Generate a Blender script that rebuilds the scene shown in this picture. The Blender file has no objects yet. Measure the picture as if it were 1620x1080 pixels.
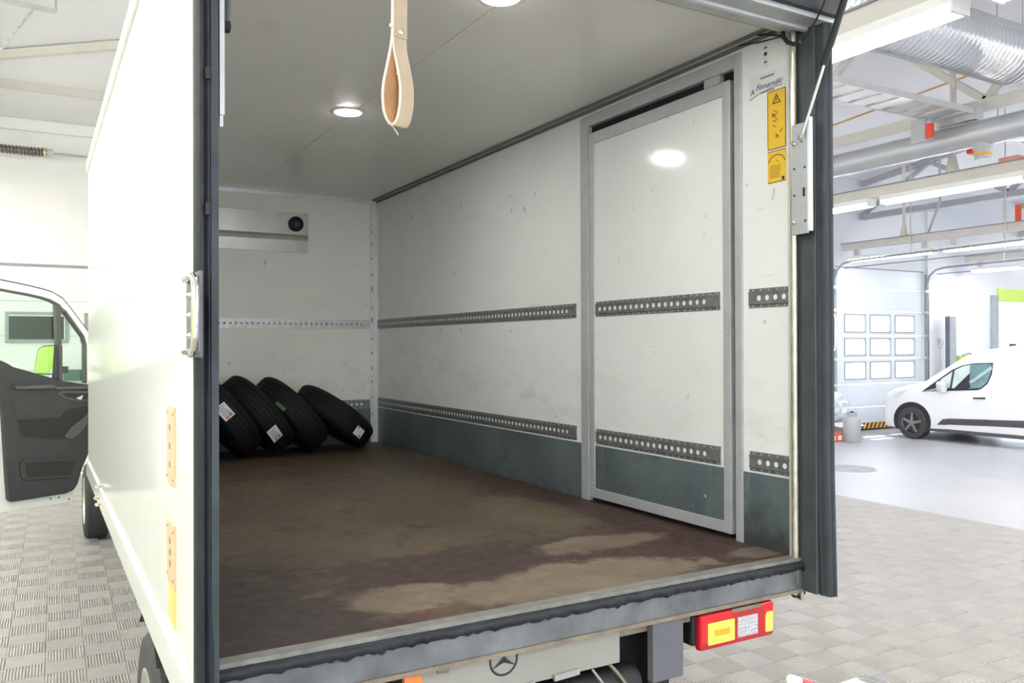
import bpy, bmesh, math, random
import numpy as np
from mathutils import Vector, Matrix
random.seed(7)
SC = bpy.context.scene
COL = SC.collection

# ------------------------------------------------------------------ camera
FPX = 1317.2
YAW, PIT, ROL = math.radians(29.763), math.radians(0.319), math.radians(-0.194)
CAM = Vector((-2.6435, -7.0458, 1.8473))
cF = Vector((math.sin(YAW)*math.cos(PIT), math.cos(YAW)*math.cos(PIT), math.sin(PIT)))
cR0 = Vector((math.cos(YAW), -math.sin(YAW), 0))
cU0 = cR0.cross(cF)
cR = cR0*math.cos(ROL) + cU0*math.sin(ROL)
cU = cU0*math.cos(ROL) - cR0*math.sin(ROL)
cam = bpy.data.cameras.new('camera')
cam.sensor_width = 36.0
cam.lens = FPX/1620*36.0
cam.clip_start = 0.05
cam_ob = bpy.data.objects.new('camera', cam)
COL.objects.link(cam_ob)
cam_ob.matrix_world = Matrix(((cR.x, cU.x, -cF.x, CAM.x), (cR.y, cU.y, -cF.y, CAM.y), (cR.z, cU.z, -cF.z, CAM.z), (0, 0, 0, 1)))
SC.camera = cam_ob

# ------------------------------------------------------------------ world, sun, exposure
world = bpy.data.worlds.new('daylight')
SC.world = world
world.use_nodes = True
bg = world.node_tree.nodes['Background']
bg.inputs[0].default_value = (0.86, 0.93, 1.0, 1)
bg.inputs[1].default_value = 7.5
sun = bpy.data.lights.new('sun', 'SUN')
sun.energy = 14.0
sun.angle = math.radians(0.6)
sun.color = (1.0, 0.95, 0.88)
sun_ob = bpy.data.objects.new('sun', sun)
COL.objects.link(sun_ob)
sun_ob.rotation_euler = Vector((-0.62, -0.95, -1.35)).to_track_quat('-Z', 'Y').to_euler()
sun_ob.location = (14, 12, 14)
LAMP_EMIT = 39.0        # radiance of the hall's fluorescent diffusers
LED_EMIT = 215.0         # radiance of the two round lamps in the cargo box ceiling
SC.view_settings.view_transform = 'Standard'
SC.view_settings.look = 'None'
SC.view_settings.gamma = 1.0
SC.view_settings.use_curve_mapping = False
SC.view_settings.exposure = 0.0

# ------------------------------------------------------------------ helpers
def ray(px, py):
    return cF + cR*((px-810)/FPX) - cU*((py-540)/FPX)
def P(px, py, axis, val):                 # pixel -> point on the plane axis = val
    d = ray(px, py)
    return CAM + d*((val-CAM[axis])/d[axis])
def Pp(px, py, p0, n):                    # pixel -> point on any plane
    d = ray(px, py)
    return CAM + d*((p0-CAM).dot(n)/d.dot(n))
def proj(v):
    d = Vector(v)-CAM
    z = d.dot(cF)
    return 810+FPX*d.dot(cR)/z, 540-FPX*d.dot(cU)/z, z

ORG = {}
class MB:
    def __init__(s): s.v = []; s.f = []
    def add(s, vs, fs):
        k = len(s.v); s.v += [Vector(p) for p in vs]; s.f += [tuple(i+k for i in f) for f in fs]
        return s
    def box(s, x0, x1, y0, y1, z0, z1):
        x0, x1 = min(x0, x1), max(x0, x1); y0, y1 = min(y0, y1), max(y0, y1); z0, z1 = min(z0, z1), max(z0, z1)
        return s.add([(x0,y0,z0),(x1,y0,z0),(x1,y1,z0),(x0,y1,z0),(x0,y0,z1),(x1,y0,z1),(x1,y1,z1),(x0,y1,z1)],
                     [(3,2,1,0),(4,5,6,7),(0,1,5,4),(1,2,6,5),(2,3,7,6),(3,0,4,7)])
    def bar(s, p, q, w, h, up=(0,0,1)):     # rectangular bar between two points
        p, q = Vector(p), Vector(q); d = (q-p).normalized(); up = Vector(up)
        a = d.cross(up)
        if a.length < 1e-4: a = d.cross(Vector((1,0,0)))
        a.normalize(); b = a.cross(d).normalized()
        a *= w/2; b *= h/2
        vs = [p-a-b, p+a-b, p+a+b, p-a+b, q-a-b, q+a-b, q+a+b, q-a+b]
        return s.add(vs, [(0,1,2,3),(7,6,5,4),(1,0,4,5),(2,1,5,6),(3,2,6,7),(0,3,7,4)])
    def prism(s, poly, vec):                # polygon (3D points) extruded by vec
        n = len(poly); vec = Vector(vec); poly = [Vector(p) for p in poly]
        return s.add(poly+[p+vec for p in poly], [tuple(range(n-1,-1,-1)), tuple(range(n, 2*n))] + [(i,(i+1)%n,(i+1)%n+n,i+n) for i in range(n)])
    def ringprism(s, outer, inner, vec):    # polygon with a hole (same count), extruded
        n = len(outer); vec = Vector(vec)
        o = [Vector(p) for p in outer]; i_ = [Vector(p) for p in inner]
        vs = o+i_+[p+vec for p in o]+[p+vec for p in i_]
        fs = []
        for k in range(n):
            j = (k+1) % n
            fs += [(k,k+n,j+n,j),(2*n+k,2*n+j,3*n+j,3*n+k),(k,j,j+2*n,k+2*n),(n+k,3*n+k,3*n+j,n+j)]
        return s.add(vs, fs)
    def lathe(s, prof, c, axis, n=24, closed=False):
        c, axis = Vector(c), Vector(axis).normalized()
        a = axis.orthogonal().normalized(); b = axis.cross(a)
        m = len(prof); vs = []
        for k in range(n):
            t = 2*math.pi*k/n; e = a*math.cos(t)+b*math.sin(t)
            vs += [c+e*r+axis*h for r, h in prof]
        fs = []
        for k in range(n):
            j = (k+1) % n
            for i in range(m if closed else m-1):
                i2 = (i+1) % m
                fs.append((k*m+i, j*m+i, j*m+i2, k*m+i2))
        if not closed:
            if prof[0][0] > 1e-6: fs.append(tuple(k*m for k in range(n-1,-1,-1)))
            if prof[-1][0] > 1e-6: fs.append(tuple(k*m+m-1 for k in range(n)))
        return s.add(vs, fs)
    def cyl(s, p, q, r, n=16, r2=None):
        p, q = Vector(p), Vector(q)
        return s.lathe([(r, 0), (r if r2 is None else r2, (q-p).length)], p, q-p, n)
    def tube(s, pts, r, n=8):
        pts = [Vector(p) for p in pts]; m = len(pts); vs = []
        t0 = (pts[1]-pts[0]).normalized(); a = t0.orthogonal().normalized()
        for i in range(m):
            t = (pts[min(i+1, m-1)]-pts[max(i-1, 0)]).normalized()
            a = (a-t*a.dot(t)).normalized(); b = t.cross(a)
            vs += [pts[i]+(a*math.cos(2*math.pi*k/n)+b*math.sin(2*math.pi*k/n))*r for k in range(n)]
        fs = [(i*n+k, i*n+(k+1)%n, (i+1)*n+(k+1)%n, (i+1)*n+k) for i in range(m-1) for k in range(n)]
        fs += [tuple(range(n-1,-1,-1)), tuple((m-1)*n+k for k in range(n))]
        return s.add(vs, fs)
    def grid(s, rows, close_u=False):      # rows of equal length point lists
        m = len(rows[0]); vs = [p for r in rows for p in r]; fs = []
        for i in range(len(rows)-1):
            for k in range(m if close_u else m-1):
                fs.append((i*m+k, i*m+(k+1)%m, (i+1)*m+(k+1)%m, (i+1)*m+k))
        return s.add(vs, fs)
    def build(s, name, mat, parent=None, smooth=False, bevel=0, seg=2, fixn=True):
        if parent is not None: org = ORG[parent.name_full]
        else:
            xs = [p.x for p in s.v]; ys = [p.y for p in s.v]; zs = [p.z for p in s.v]
            org = Vector(((min(xs)+max(xs))/2, (min(ys)+max(ys))/2, min(zs)))
        me = bpy.data.meshes.new(name)
        me.from_pydata([tuple(p-org) for p in s.v], [], s.f)
        if fixn:
            bm = bmesh.new(); bm.from_mesh(me)
            bmesh.ops.recalc_face_normals(bm, faces=bm.faces); bm.to_mesh(me); bm.free()
        me.materials.append(M[mat] if isinstance(mat, str) else mat)
        ob = bpy.data.objects.new(name, me); COL.objects.link(ob)
        if parent is None: ob.location = org
        else: ob.parent = parent
        ORG[ob.name_full] = org
        if smooth:
            for p_ in me.polygons: p_.use_smooth = True
            if smooth != 'all':
                me.set_sharp_from_angle(angle=math.radians(38))
        if bevel:
            md = ob.modifiers.new('bevel', 'BEVEL'); md.width = bevel; md.segments = seg; md.limit_method = 'ANGLE'
            md.angle_limit = math.radians(40)
        return ob
def thing(name, loc, label, cat, group=None):
    o = bpy.data.objects.new(name, None); COL.objects.link(o)
    o.location = loc; o.empty_display_size = 0.1
    ORG[o.name_full] = Vector(loc)
    return tag(o, label, cat, group)
def tag(o, label=None, cat=None, group=None, kind=None):
    if label: o['label'] = label
    if cat: o['category'] = cat
    if group: o['group'] = group
    if kind: o['kind'] = kind
    return o
def struct(o, label=None, cat=None):
    return tag(o, label, cat, None, 'structure')
def text(s, size, M4, name, mat, parent, shear=0.0):
    cu = bpy.data.curves.new(name, 'FONT'); cu.body = s; cu.size = size; cu.shear = shear; cu.extrude = 0.0004
    cu.align_x = 'CENTER'; cu.align_y = 'CENTER'
    to = bpy.data.objects.new('txt', cu); COL.objects.link(to)
    bpy.context.view_layer.update()
    me = bpy.data.meshes.new_from_object(to)
    bpy.data.objects.remove(to)
    b = MB(); b.v = [M4 @ v.co for v in me.vertices]; b.f = [tuple(p.vertices) for p in me.polygons]
    return b.build(name, mat, parent, fixn=False)

# ------------------------------------------------------------------ materials
M = {}
class NT:
    def __init__(s, name):
        s.m = bpy.data.materials.new(name); s.m.use_nodes = True; M[name] = s.m
        s.t = s.m.node_tree; s.b = s.t.nodes['Principled BSDF']; s._pos = None
    def n(s, typ, **kw):
        x = s.t.nodes.new(typ)
        for k, v in kw.items(): setattr(x, k, v)
        return x
    def link(s, a, b): s.t.links.new(a, b)
    def put(s, sock, v):
        if isinstance(v, bpy.types.NodeSocket): s.link(v, sock)
        elif isinstance(v, tuple) and len(v) == 3 and sock.type == 'RGBA': sock.default_value = (*v, 1)
        else: sock.default_value = v
    def pos(s):
        if s._pos is None: s._pos = s.n('ShaderNodeNewGeometry').outputs['Position']
        return s._pos
    def scaled(s, sc):
        mp = s.n('ShaderNodeMapping'); s.link(s.pos(), mp.inputs[0]); mp.inputs['Scale'].default_value = sc
        return mp.outputs[0]
    def noise(s, scale, detail=4, rough=0.55, vec=None):
        x = s.n('ShaderNodeTexNoise'); s.link(vec or s.pos(), x.inputs['Vector'])
        x.inputs['Scale'].default_value = scale; x.inputs['Detail'].default_value = detail; x.inputs['Roughness'].default_value = rough
        return x.outputs['Fac']
    def ramp(s, fac, lo, hi, a=0.0, b=1.0):
        x = s.n('ShaderNodeMapRange'); s.put(x.inputs['Value'], fac)
        x.inputs['From Min'].default_value = lo; x.inputs['From Max'].default_value = hi
        x.inputs['To Min'].default_value = a; x.inputs['To Max'].default_value = b
        return x.outputs[0]
    def math(s, op, a, b=0.0):
        x = s.n('ShaderNodeMath', operation=op); s.put(x.inputs[0], a); s.put(x.inputs[1], b); x.use_clamp = False
        return x.outputs[0]
    def mix(s, fac, a, b):
        x = s.n('ShaderNodeMix', data_type='RGBA'); s.put(x.inputs['Factor'], fac); s.put(x.inputs[6], a); s.put(x.inputs[7], b)
        return x.outputs[2]
    def xyz(s):
        x = s.n('ShaderNodeSeparateXYZ'); s.link(s.pos(), x.inputs[0]); return x.outputs
    def bump(s, h, strength=0.2, dist=0.01):
        x = s.n('ShaderNodeBump'); s.link(h, x.inputs['Height']); x.inputs['Strength'].default_value = strength
        x.inputs['Distance'].default_value = dist
        s.link(x.outputs[0], s.b.inputs['Normal'])
    def set(s, col=None, rough=None, metal=None, spec=None, emit=None, estr=None, alpha=None, coat=None):
        i = s.b.inputs
        if col is not None: s.put(i['Base Color'], col)
        if rough is not None: s.put(i['Roughness'], rough)
        if metal is not None: s.put(i['Metallic'], metal)
        if spec is not None: s.put(i['Specular IOR Level'], spec)
        if emit is not None: s.put(i['Emission Color'], emit); s.put(i['Emission Strength'], estr)
        if alpha is not None: s.put(i['Alpha'], alpha)
        if coat is not None: s.put(i['Coat Weight'], coat)
        return s
def simple(name, col, rough=0.5, metal=0.0, vary=0.12, scale=6.0, spec=None, coat=None, bump=0.0, bscale=60):
    t = NT(name)
    dark = tuple(c*(1-vary) for c in col); lite = tuple(min(1, c*(1+vary*0.6)) for c in col)
    f = t.ramp(t.noise(scale, 5), 0.3, 0.7)
    t.set(t.mix(f, dark, lite), rough, metal, spec, coat=coat)
    if bump: t.bump(t.noise(bscale, 3), bump, 0.004)
    return t
simple('white_paint', (0.86, 0.88, 0.84), 0.18, vary=0.02, coat=0.3)
simple('van_white', (0.86, 0.87, 0.9), 0.16, vary=0.01, coat=0.4)
simple('alu', (0.56, 0.57, 0.57), 0.38, 0.55, 0.1, 9)
simple('alu_light', (0.72, 0.72, 0.69), 0.35, 0.35, 0.1, 9)
simple('alu_frame', (0.47, 0.49, 0.485), 0.42, 0.25, 0.08, 12)
simple('hole_white', (0.80, 0.82, 0.79), 0.5, 0, 0.05)
simple('alu_dark', (0.19, 0.19, 0.17), 0.45, 0.3, 0.15, 7)
simple('rail_steel', (0.22, 0.23, 0.22), 0.42, 0.45, 0.25, 30)
simple('rail_lit', (0.62, 0.61, 0.57), 0.4, 0.3, 0.2, 30)  # lit copy of the rail steel; light on the upper front rail is painted
simple('rubber', (0.022, 0.025, 0.029), 0.45, 0, 0.3, 12, spec=0.3, bump=0.15, bscale=40)
simple('rubber_grey', (0.042, 0.051, 0.056), 0.45, 0, 0.25, 10, spec=0.3)
simple('post_grey', (0.062, 0.071, 0.070), 0.45, 0.1, 0.2, 8)
simple('black', (0.012, 0.012, 0.012), 0.6)
simple('black_gap', (0.006, 0.006, 0.006), 0.9)
simple('steel_galv', (0.185, 0.192, 0.198), 0.5, 0.3, 0.4, 7, bump=0.2, bscale=25)
simple('rust_edge', (0.24, 0.195, 0.145), 0.8, 0, 0.3, 14)
simple('cream_panel', (0.31, 0.295, 0.26), 0.5, 0, 0.1, 4)
simple('bracket_grey', (0.13, 0.13, 0.145), 0.5, 0, 0.1, 4)
simple('pole_brass', (0.62, 0.58, 0.46), 0.28, 0.7, 0.3, 18)
simple('chrome', (0.8, 0.8, 0.78), 0.12, 1.0, 0.03)
simple('zinc', (0.55, 0.55, 0.52), 0.35, 0.8, 0.1)
simple('leather', (0.46, 0.355, 0.24), 0.6, 0, 0.12, 14, bump=0.1)
simple('leather_edge', (0.72, 0.68, 0.56), 0.8, 0, 0.1, 40)
simple('leather_inner', (0.40, 0.20, 0.085), 0.75, 0, 0.15, 20, bump=0.2)
simple('tyre', (0.010, 0.010, 0.011), 0.7, 0, 0.3, 40, spec=0.25, bump=0.3, bscale=160)
simple('tyre_worn', (0.05, 0.05, 0.055), 0.75, 0, 0.2, 20)
simple('paper', (0.75, 0.75, 0.73), 0.6, 0, 0.05)
simple('ink', (0.03, 0.03, 0.035), 0.7)
simple('ink_orange', (0.75, 0.22, 0.05), 0.7)
simple('ink_blue', (0.05, 0.08, 0.22), 0.6)
simple('ink_red', (0.45, 0.12, 0.10), 0.6)
simple('ink_grey', (0.22, 0.25, 0.24), 0.6)
simple('green_mark', (0.02, 0.13, 0.03), 0.6)
simple('yellow_label', (0.80, 0.50, 0.03), 0.4, 0, 0.05)
simple('yellow_dark', (0.55, 0.34, 0.02), 0.5, 0, 0.05)
simple('ink_brown', (0.12, 0.07, 0.01), 0.6)
simple('peach', (0.84, 0.50, 0.30), 0.35, 0, 0.08, 12)
simple('yellow_side', (0.86, 0.62, 0.16), 0.35, 0, 0.08, 8)
simple('charcoal_trim', (0.040, 0.043, 0.046), 0.55, 0, 0.15, 10, bump=0.1, bscale=300)
simple('charcoal_light', (0.085, 0.085, 0.088), 0.45, 0, 0.1, 10)
simple('charcoal_deep', (0.018, 0.019, 0.02), 0.6, 0, 0.1, 10)
simple('hall_white', (0.84, 0.83, 0.80), 0.6, 0, 0.03, 1.5)
simple('wall_cool', (0.66, 0.69, 0.74), 0.6, 0, 0.03, 1.5)
simple('hall_ceiling', (0.80, 0.80, 0.82), 0.7, 0, 0.03, 1.0)
simple('steel_cream', (0.66, 0.63, 0.58), 0.5, 0, 0.05)
simple('steel_grey', (0.42, 0.43, 0.46), 0.5, 0.1, 0.08)
simple('tray_steel', (0.62, 0.62, 0.62), 0.4, 0.4, 0.1)
simple('copper_pipe', (0.62, 0.36, 0.17), 0.4, 0.3, 0.05)
simple('red_plastic', (0.75, 0.06, 0.04), 0.4, 0, 0.05)
simple('salmon', (0.80, 0.36, 0.26), 0.5, 0, 0.05)
simple('orange_box', (0.80, 0.10, 0.04), 0.5, 0, 0.1)
simple('lime', (0.52, 0.70, 0.13), 0.5, 0, 0.03)
simple('lime_dark', (0.06, 0.12, 0.08), 0.4)
simple('door_panel', (0.58, 0.63, 0.69), 0.35, 0, 0.02, 2)
simple('door_line', (0.25, 0.26, 0.28), 0.5)
simple('track_steel', (0.30, 0.33, 0.36), 0.45, 0.4, 0.1)
simple('gas_grey', (0.42, 0.43, 0.45), 0.4, 0.1, 0.05)
simple('cardboard', (0.55, 0.52, 0.48), 0.8)
simple('lift_dark', (0.11, 0.12, 0.15), 0.5)
simple('lift_grey', (0.32, 0.36, 0.40), 0.5)
simple('rim_dark', (0.16, 0.16, 0.17), 0.3, 0.8, 0.1)
simple('spoke_grey', (0.27, 0.27, 0.28), 0.35, 0.5, 0.1)
simple('moulding', (0.075, 0.07, 0.08), 0.45)
simple('rim_silver', (0.70, 0.70, 0.66), 0.3, 0.6, 0.1)
simple('mirror', (0.85, 0.9, 0.85), 0.03, 1.0, 0.01)
simple('shade_grey', (0.30, 0.31, 0.32), 0.5)
simple('brown_window', (0.012, 0.022, 0.016), 0.3, 0, 0.5, 4, spec=0.15)
simple('duct_metal', (0.72, 0.74, 0.76), 0.26, 0.9, 0.06, 2)
simple('pipe_metal', (0.50, 0.52, 0.55), 0.45, 0.5, 0.08, 2)
simple('spring_steel', (0.22, 0.19, 0.17), 0.5, 0.5, 0.2, 20)
simple('lamp_white', (0.85, 0.85, 0.83), 0.4, 0, 0.02)
simple('hazard_yellow', (0.75, 0.42, 0.04), 0.6, 0, 0.1)
simple('manhole', (0.34, 0.34, 0.36), 0.6, 0.3, 0.2)
simple('headlamp', (0.75, 0.78, 0.82), 0.1, 0.4, 0.1)
simple('brass', (0.75, 0.58, 0.35), 0.35, 0.7, 0.1)
def emit(name, col, strength, base=(0.8, 0.8, 0.8)):
    NT(name).set(base, 0.4, emit=col, estr=strength)
emit('tube_light', (1.0, 0.98, 0.95), LAMP_EMIT)
emit('tube_light_boosted', (1.0, 0.98, 0.94), LAMP_EMIT*1.3)  # stronger copy for the unseen lamp rows left of the truck
emit('led_light', (1.0, 0.97, 0.92), LED_EMIT)
emit('amber_on', (1.0, 0.62, 0.08), 1.6, (0.9, 0.45, 0.03))
emit('amber_core', (1.0, 0.30, 0.03), 0.55, (0.8, 0.3, 0.02))
emit('red_on', (1.0, 0.015, 0.02), 0.85, (0.6, 0.01, 0.015))
simple('red_lens', (0.50, 0.012, 0.02), 0.15, 0, 0.1, coat=0.5)
simple('clear_lens', (0.55, 0.52, 0.54), 0.2, 0.2, 0.25, 60)
def glass(name, tint, gloss=0.10):
    t = NT(name); nd = t.t.nodes
    tr = t.n('ShaderNodeBsdfTransparent'); tr.inputs[0].default_value = (*tint, 1)
    gl = t.n('ShaderNodeBsdfGlossy'); gl.inputs['Roughness'].default_value = 0.03
    mx = t.n('ShaderNodeMixShader'); mx.inputs[0].default_value = gloss
    t.link(tr.outputs[0], mx.inputs[1]); t.link(gl.outputs[0], mx.inputs[2])
    t.link(mx.outputs[0], nd['Material Output'].inputs['Surface'])
    return t
glass('pane_glass', (0.95, 0.97, 0.99), 0.08)
glass('cab_glass', (0.86, 0.95, 0.90), 0.05)
glass('van_glass', (0.55, 0.68, 0.70), 0.14)
glass('plastic_film', (0.82, 0.87, 0.9), 0.22)

def wall_panel(name, rough, bump, base=(0.82, 0.84, 0.80), dirt=1.0):
    t = NT(name)
    x, y, z = t.xyz()
    n1 = t.ramp(t.noise(1.3, 5), 0.35, 0.7)
    c = t.mix(n1, tuple(v*0.93 for v in base), base)
    # rubbed band at load height, long horizontal scuffs, short nicks
    band = t.math('MULTIPLY', t.ramp(z, 1.32, 1.45), t.ramp(z, 2.0, 1.65))
    sm = t.ramp(t.noise(5, 8, 0.68, t.scaled((1.0, 0.5, 1.4))), 0.50, 0.70)
    c = t.mix(t.math('MULTIPLY', t.math('MULTIPLY', band, sm), 0.30*dirt), c, (0.40, 0.39, 0.35))
    sp = t.ramp(t.noise(9, 7, 0.62, t.scaled((1.0, 0.30, 3.0))), 0.645, 0.70)
    c = t.mix(t.math('MULTIPLY', sp, 0.34*dirt), c, (0.36, 0.35, 0.31))
    dots = t.ramp(t.noise(24, 2, 0.4, t.scaled((1, 0.7, 0.5))), 0.715, 0.75)
    c = t.mix(t.math('MULTIPLY', dots, 0.45*dirt), c, (0.20, 0.19, 0.17))
    t.set(c, rough)
    t.bump(t.noise(70, 2), bump, 0.003)
wall_panel('box_wall', 0.45, 0.10)
wall_panel('box_front', 0.5, 0.10, (0.86, 0.82, 0.735))
wall_panel('door_leaf_white', 0.10, 0.05, dirt=0.45)
def ceiling_mat():
    t = NT('box_ceiling')
    x, y, z = t.xyz()
    n1 = t.ramp(t.noise(0.9, 4), 0.3, 0.7)
    c = t.mix(n1, (0.72, 0.70, 0.65), (0.77, 0.75, 0.70))
    smear = t.ramp(t.noise(3.5, 5), 0.6, 0.75, 0, 0.25)
    c = t.mix(smear, c, (0.5, 0.48, 0.43))
    t.set(c, 0.20)
    t.bump(t.noise(5, 2), 0.02, 0.01)
ceiling_mat()
def kick_mat():
    t = NT('kick_grey')
    x, y, z = t.xyz()
    n1 = t.ramp(t.noise(2.5, 7, 0.62), 0.3, 0.7)
    c = t.mix(n1, (0.075, 0.098, 0.102), (0.135, 0.168, 0.172))
    st = t.ramp(t.noise(14, 6, 0.65, t.scaled((1, 1.5, 0.25))), 0.58, 0.72, 0, 0.40)
    c = t.mix(st, c, (0.26, 0.30, 0.30))
    sm = t.ramp(t.noise(4, 8, 0.7, t.scaled((1, 0.6, 1.6))), 0.55, 0.68, 0, 0.6)
    c = t.mix(sm, c, (0.055, 0.066, 0.066))
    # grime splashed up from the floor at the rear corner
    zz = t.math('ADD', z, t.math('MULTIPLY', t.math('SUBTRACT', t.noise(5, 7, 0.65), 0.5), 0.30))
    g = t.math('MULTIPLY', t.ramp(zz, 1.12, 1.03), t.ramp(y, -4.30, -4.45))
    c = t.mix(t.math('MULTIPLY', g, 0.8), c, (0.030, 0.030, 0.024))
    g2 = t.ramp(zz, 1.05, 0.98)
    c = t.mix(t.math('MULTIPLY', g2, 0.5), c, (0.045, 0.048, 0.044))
    t.set(c, 0.4); t.bump(t.noise(40, 3), 0.08, 0.003)
kick_mat()
def ply_mat():
    t = NT('ply_floor')
    x, y, z = t.xyz()
    rag = t.math('SUBTRACT', t.noise(5.5, 10, 0.68), 0.5)
    rag2 = t.math('SUBTRACT', t.noise(13, 9, 0.7, t.scaled((1.0, 0.8, 1))), 0.5)
    def blob(cx, cy, rx, ry, amp=1.9, lo=0.80, hi=1.05):
        dx = t.math('DIVIDE', t.math('SUBTRACT', x, cx), rx); dy = t.math('DIVIDE', t.math('SUBTRACT', y, cy), ry)
        d = t.math('SQRT', t.math('ADD', t.math('MULTIPLY', dx, dx), t.math('MULTIPLY', dy, dy)))
        d = t.math('ADD', d, t.math('ADD', t.math('MULTIPLY', rag, amp), t.math('MULTIPLY', rag2, amp*0.6)))
        return t.ramp(d, lo, hi, 1, 0)
    def lay(c, mask, k, col): return t.mix(t.math('MULTIPLY', mask, k), c, col)
    big = t.ramp(t.noise(1.7, 8, 0.62), 0.36, 0.64)
    fine = t.ramp(t.noise(15, 9, 0.72), 0.32, 0.68)
    c = t.mix(big, (0.0520, 0.0360, 0.0208), (0.1080, 0.0774, 0.0462))
    c = lay(c, fine, 0.5, (0.1250, 0.0900, 0.0539))
    c = lay(c, t.ramp(t.noise(6.5, 7, 0.6), 0.56, 0.64), 0.65, (0.0340, 0.0216, 0.0139))
    c = lay(c, t.ramp(t.noise(21, 5, 0.6), 0.62, 0.68), 0.7, (0.0260, 0.0153, 0.0100))
    red = (0.0520, 0.0216, 0.0185)
    er = t.ramp(t.math('ADD', x, t.math('ADD', t.math('MULTIPLY', rag, 0.9), t.math('MULTIPLY', rag2, 0.35))), -0.40, -0.22)
    c = lay(c, t.math('MULTIPLY', er, t.ramp(y, -1.4, -2.2)), 0.8, red)
    c = lay(c, blob(-2.25, -4.55, 0.62, 1.0, 1.3), 0.9, (0.0280, 0.0153, 0.0139))
    c = lay(c, blob(-1.15, -4.22, 0.75, 0.34), 0.85, (0.0450, 0.0216, 0.0185))
    c = lay(c, blob(-0.40, -4.36, 0.50, 0.40), 0.8, (0.0550, 0.0261, 0.0216))
    tan = t.mix(fine, (0.1500, 0.1098, 0.0739), (0.2850, 0.2205, 0.1540))
    tan = t.mix(t.ramp(rag, -0.1, 0.1, 0, 0.7), tan, (0.1200, 0.0882, 0.0601))
    c = lay(c, blob(-0.93, -4.54, 0.58, 0.22, 1.5), 0.9, tan)
    c = lay(c, blob(-0.55, -4.12, 0.33, 0.13, 1.5), 0.8, tan)
    c = lay(c, blob(-1.57, -4.42, 0.20, 0.15, 1.6), 0.85, tan)
    c = lay(c, blob(-1.55, -4.62, 0.10, 0.05, 1.2), 0.7, (0.1000, 0.0405, 0.0270))
    c = lay(c, blob(-0.42, -3.35, 0.22, 0.55, 1.2), 0.5, (0.1500, 0.1098, 0.0631))
    c = lay(c, blob(-0.06, -4.58, 0.16, 0.08, 1.0), 0.85, (0.1700, 0.1395, 0.1040))
    c = lay(c, blob(-1.9, -0.75, 0.9, 0.35, 1.2), 0.4, (0.1200, 0.0900, 0.0616))
    c = lay(c, t.ramp(t.noise(40, 5, 0.7, t.scaled((1, 0.22, 1))), 0.60, 0.70), 0.28, (0.1700, 0.1305, 0.0886))
    t.set(c, t.ramp(fine, 0, 1, 0.45, 0.65))
    t.bump(t.noise(60, 5), 0.25, 0.003)
ply_mat()
def concrete_mat():
    t = NT('concrete')
    n1 = t.ramp(t.noise(0.6, 6, 0.6), 0.3, 0.7)
    c = t.mix(n1, (0.37, 0.375, 0.41), (0.45, 0.455, 0.49))
    t.set(c, t.ramp(t.noise(1.2, 3), 0.3, 0.7, 0.34, 0.42))
concrete_mat()
def tile_mat():
    t = NT('tile_plastic')
    oi = t.n('ShaderNodeObjectInfo')
    n1 = t.ramp(t.noise(5, 5), 0.3, 0.7)
    c = t.mix(n1, (0.42, 0.40, 0.375), (0.49, 0.47, 0.44))
    c = t.mix(t.math('MULTIPLY', oi.outputs['Random'], 0.25), c, (0.38, 0.365, 0.35))
    t.set(c, 0.42)
tile_mat()

# ------------------------------------------------------------------ the hall
def ceil_z(y): return 5.13 + 0.14*(6.9-y) if y > -4 else 6.656 - 0.14*(-4-y)
XL, XR, YB, YF, YF2, XS = -8.5, 24.0, -14.0, 6.9, 4.8, 4.0
TILE, ROT = 0.415, math.radians(-1.0)
TX0, TY0 = -2.385, -1.23                   # a tile corner
EDGE_X = 5.85
b = MB().box(XL, EDGE_X+0.05, YB, YF, -0.08, -0.014)
floor = struct(b.build('floor', 'concrete'))
def edge_at(y): return TX0+20*TILE*math.cos(ROT)-(y-TY0)*math.tan(ROT)
b = MB().prism([(edge_at(YB), YB, -0.08), (XR, YB, -0.08), (XR, YF2+0.25, -0.08), (edge_at(YF2+0.25), YF2+0.25, -0.08)], (0, 0, 0.08))
b.build('concrete_slab', 'concrete', floor)
# the ribbed click tiles: four ribbed quarters, ribs turned by 90 degrees from one to the next
def tile_geo():
    q = TILE/2; b = MB(); n = 13; pit = q/n; hgt = 0.013
    for i in range(2):
        for j in range(2):
            x0, y0 = i*q, j*q
            b.add([(x0,y0,-hgt),(x0+q,y0,-hgt),(x0+q,y0+q,-hgt),(x0,y0+q,-hgt)], [(0,1,2,3)])
            for k in range(n):
                a0 = (k+0.2)*pit; a1 = a0+pit*0.52; e = 0.0016
                if (i+j) % 2 == 0:
                    c = [(x0+a0-e,y0+e,-hgt),(x0+a0,y0+e,0),(x0+a1,y0+e,0),(x0+a1+e,y0+e,-hgt)]
                    d = [(p[0],y0+q-e,p[2]) for p in c]
                else:
                    c = [(x0+q-e,y0+a0-e,-hgt),(x0+q-e,y0+a0,0),(x0+q-e,y0+a1,0),(x0+q-e,y0+a1+e,-hgt)]
                    d = [(x0+e,p[1],p[2]) for p in c]
                b.add(c+d, [(0,1,5,4),(1,2,6,5),(2,3,7,6)])
    return b
tg = tile_geo()
cr, sr = math.cos(ROT), math.sin(ROT)
def tile_xy(i, j):
    u, v = i*TILE, j*TILE
    return TX0+u*cr-v*sr, TY0+u*sr+v*cr
tile_me = bpy.data.meshes.new('floor_tile')
G_ = 0.0012
tile_me.from_pydata([(p.x*cr-p.y*sr, p.x*sr+p.y*cr, p.z) for p in tg.v], [], tg.f)
tile_me.materials.append(M['tile_plastic'])
cand = []
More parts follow.
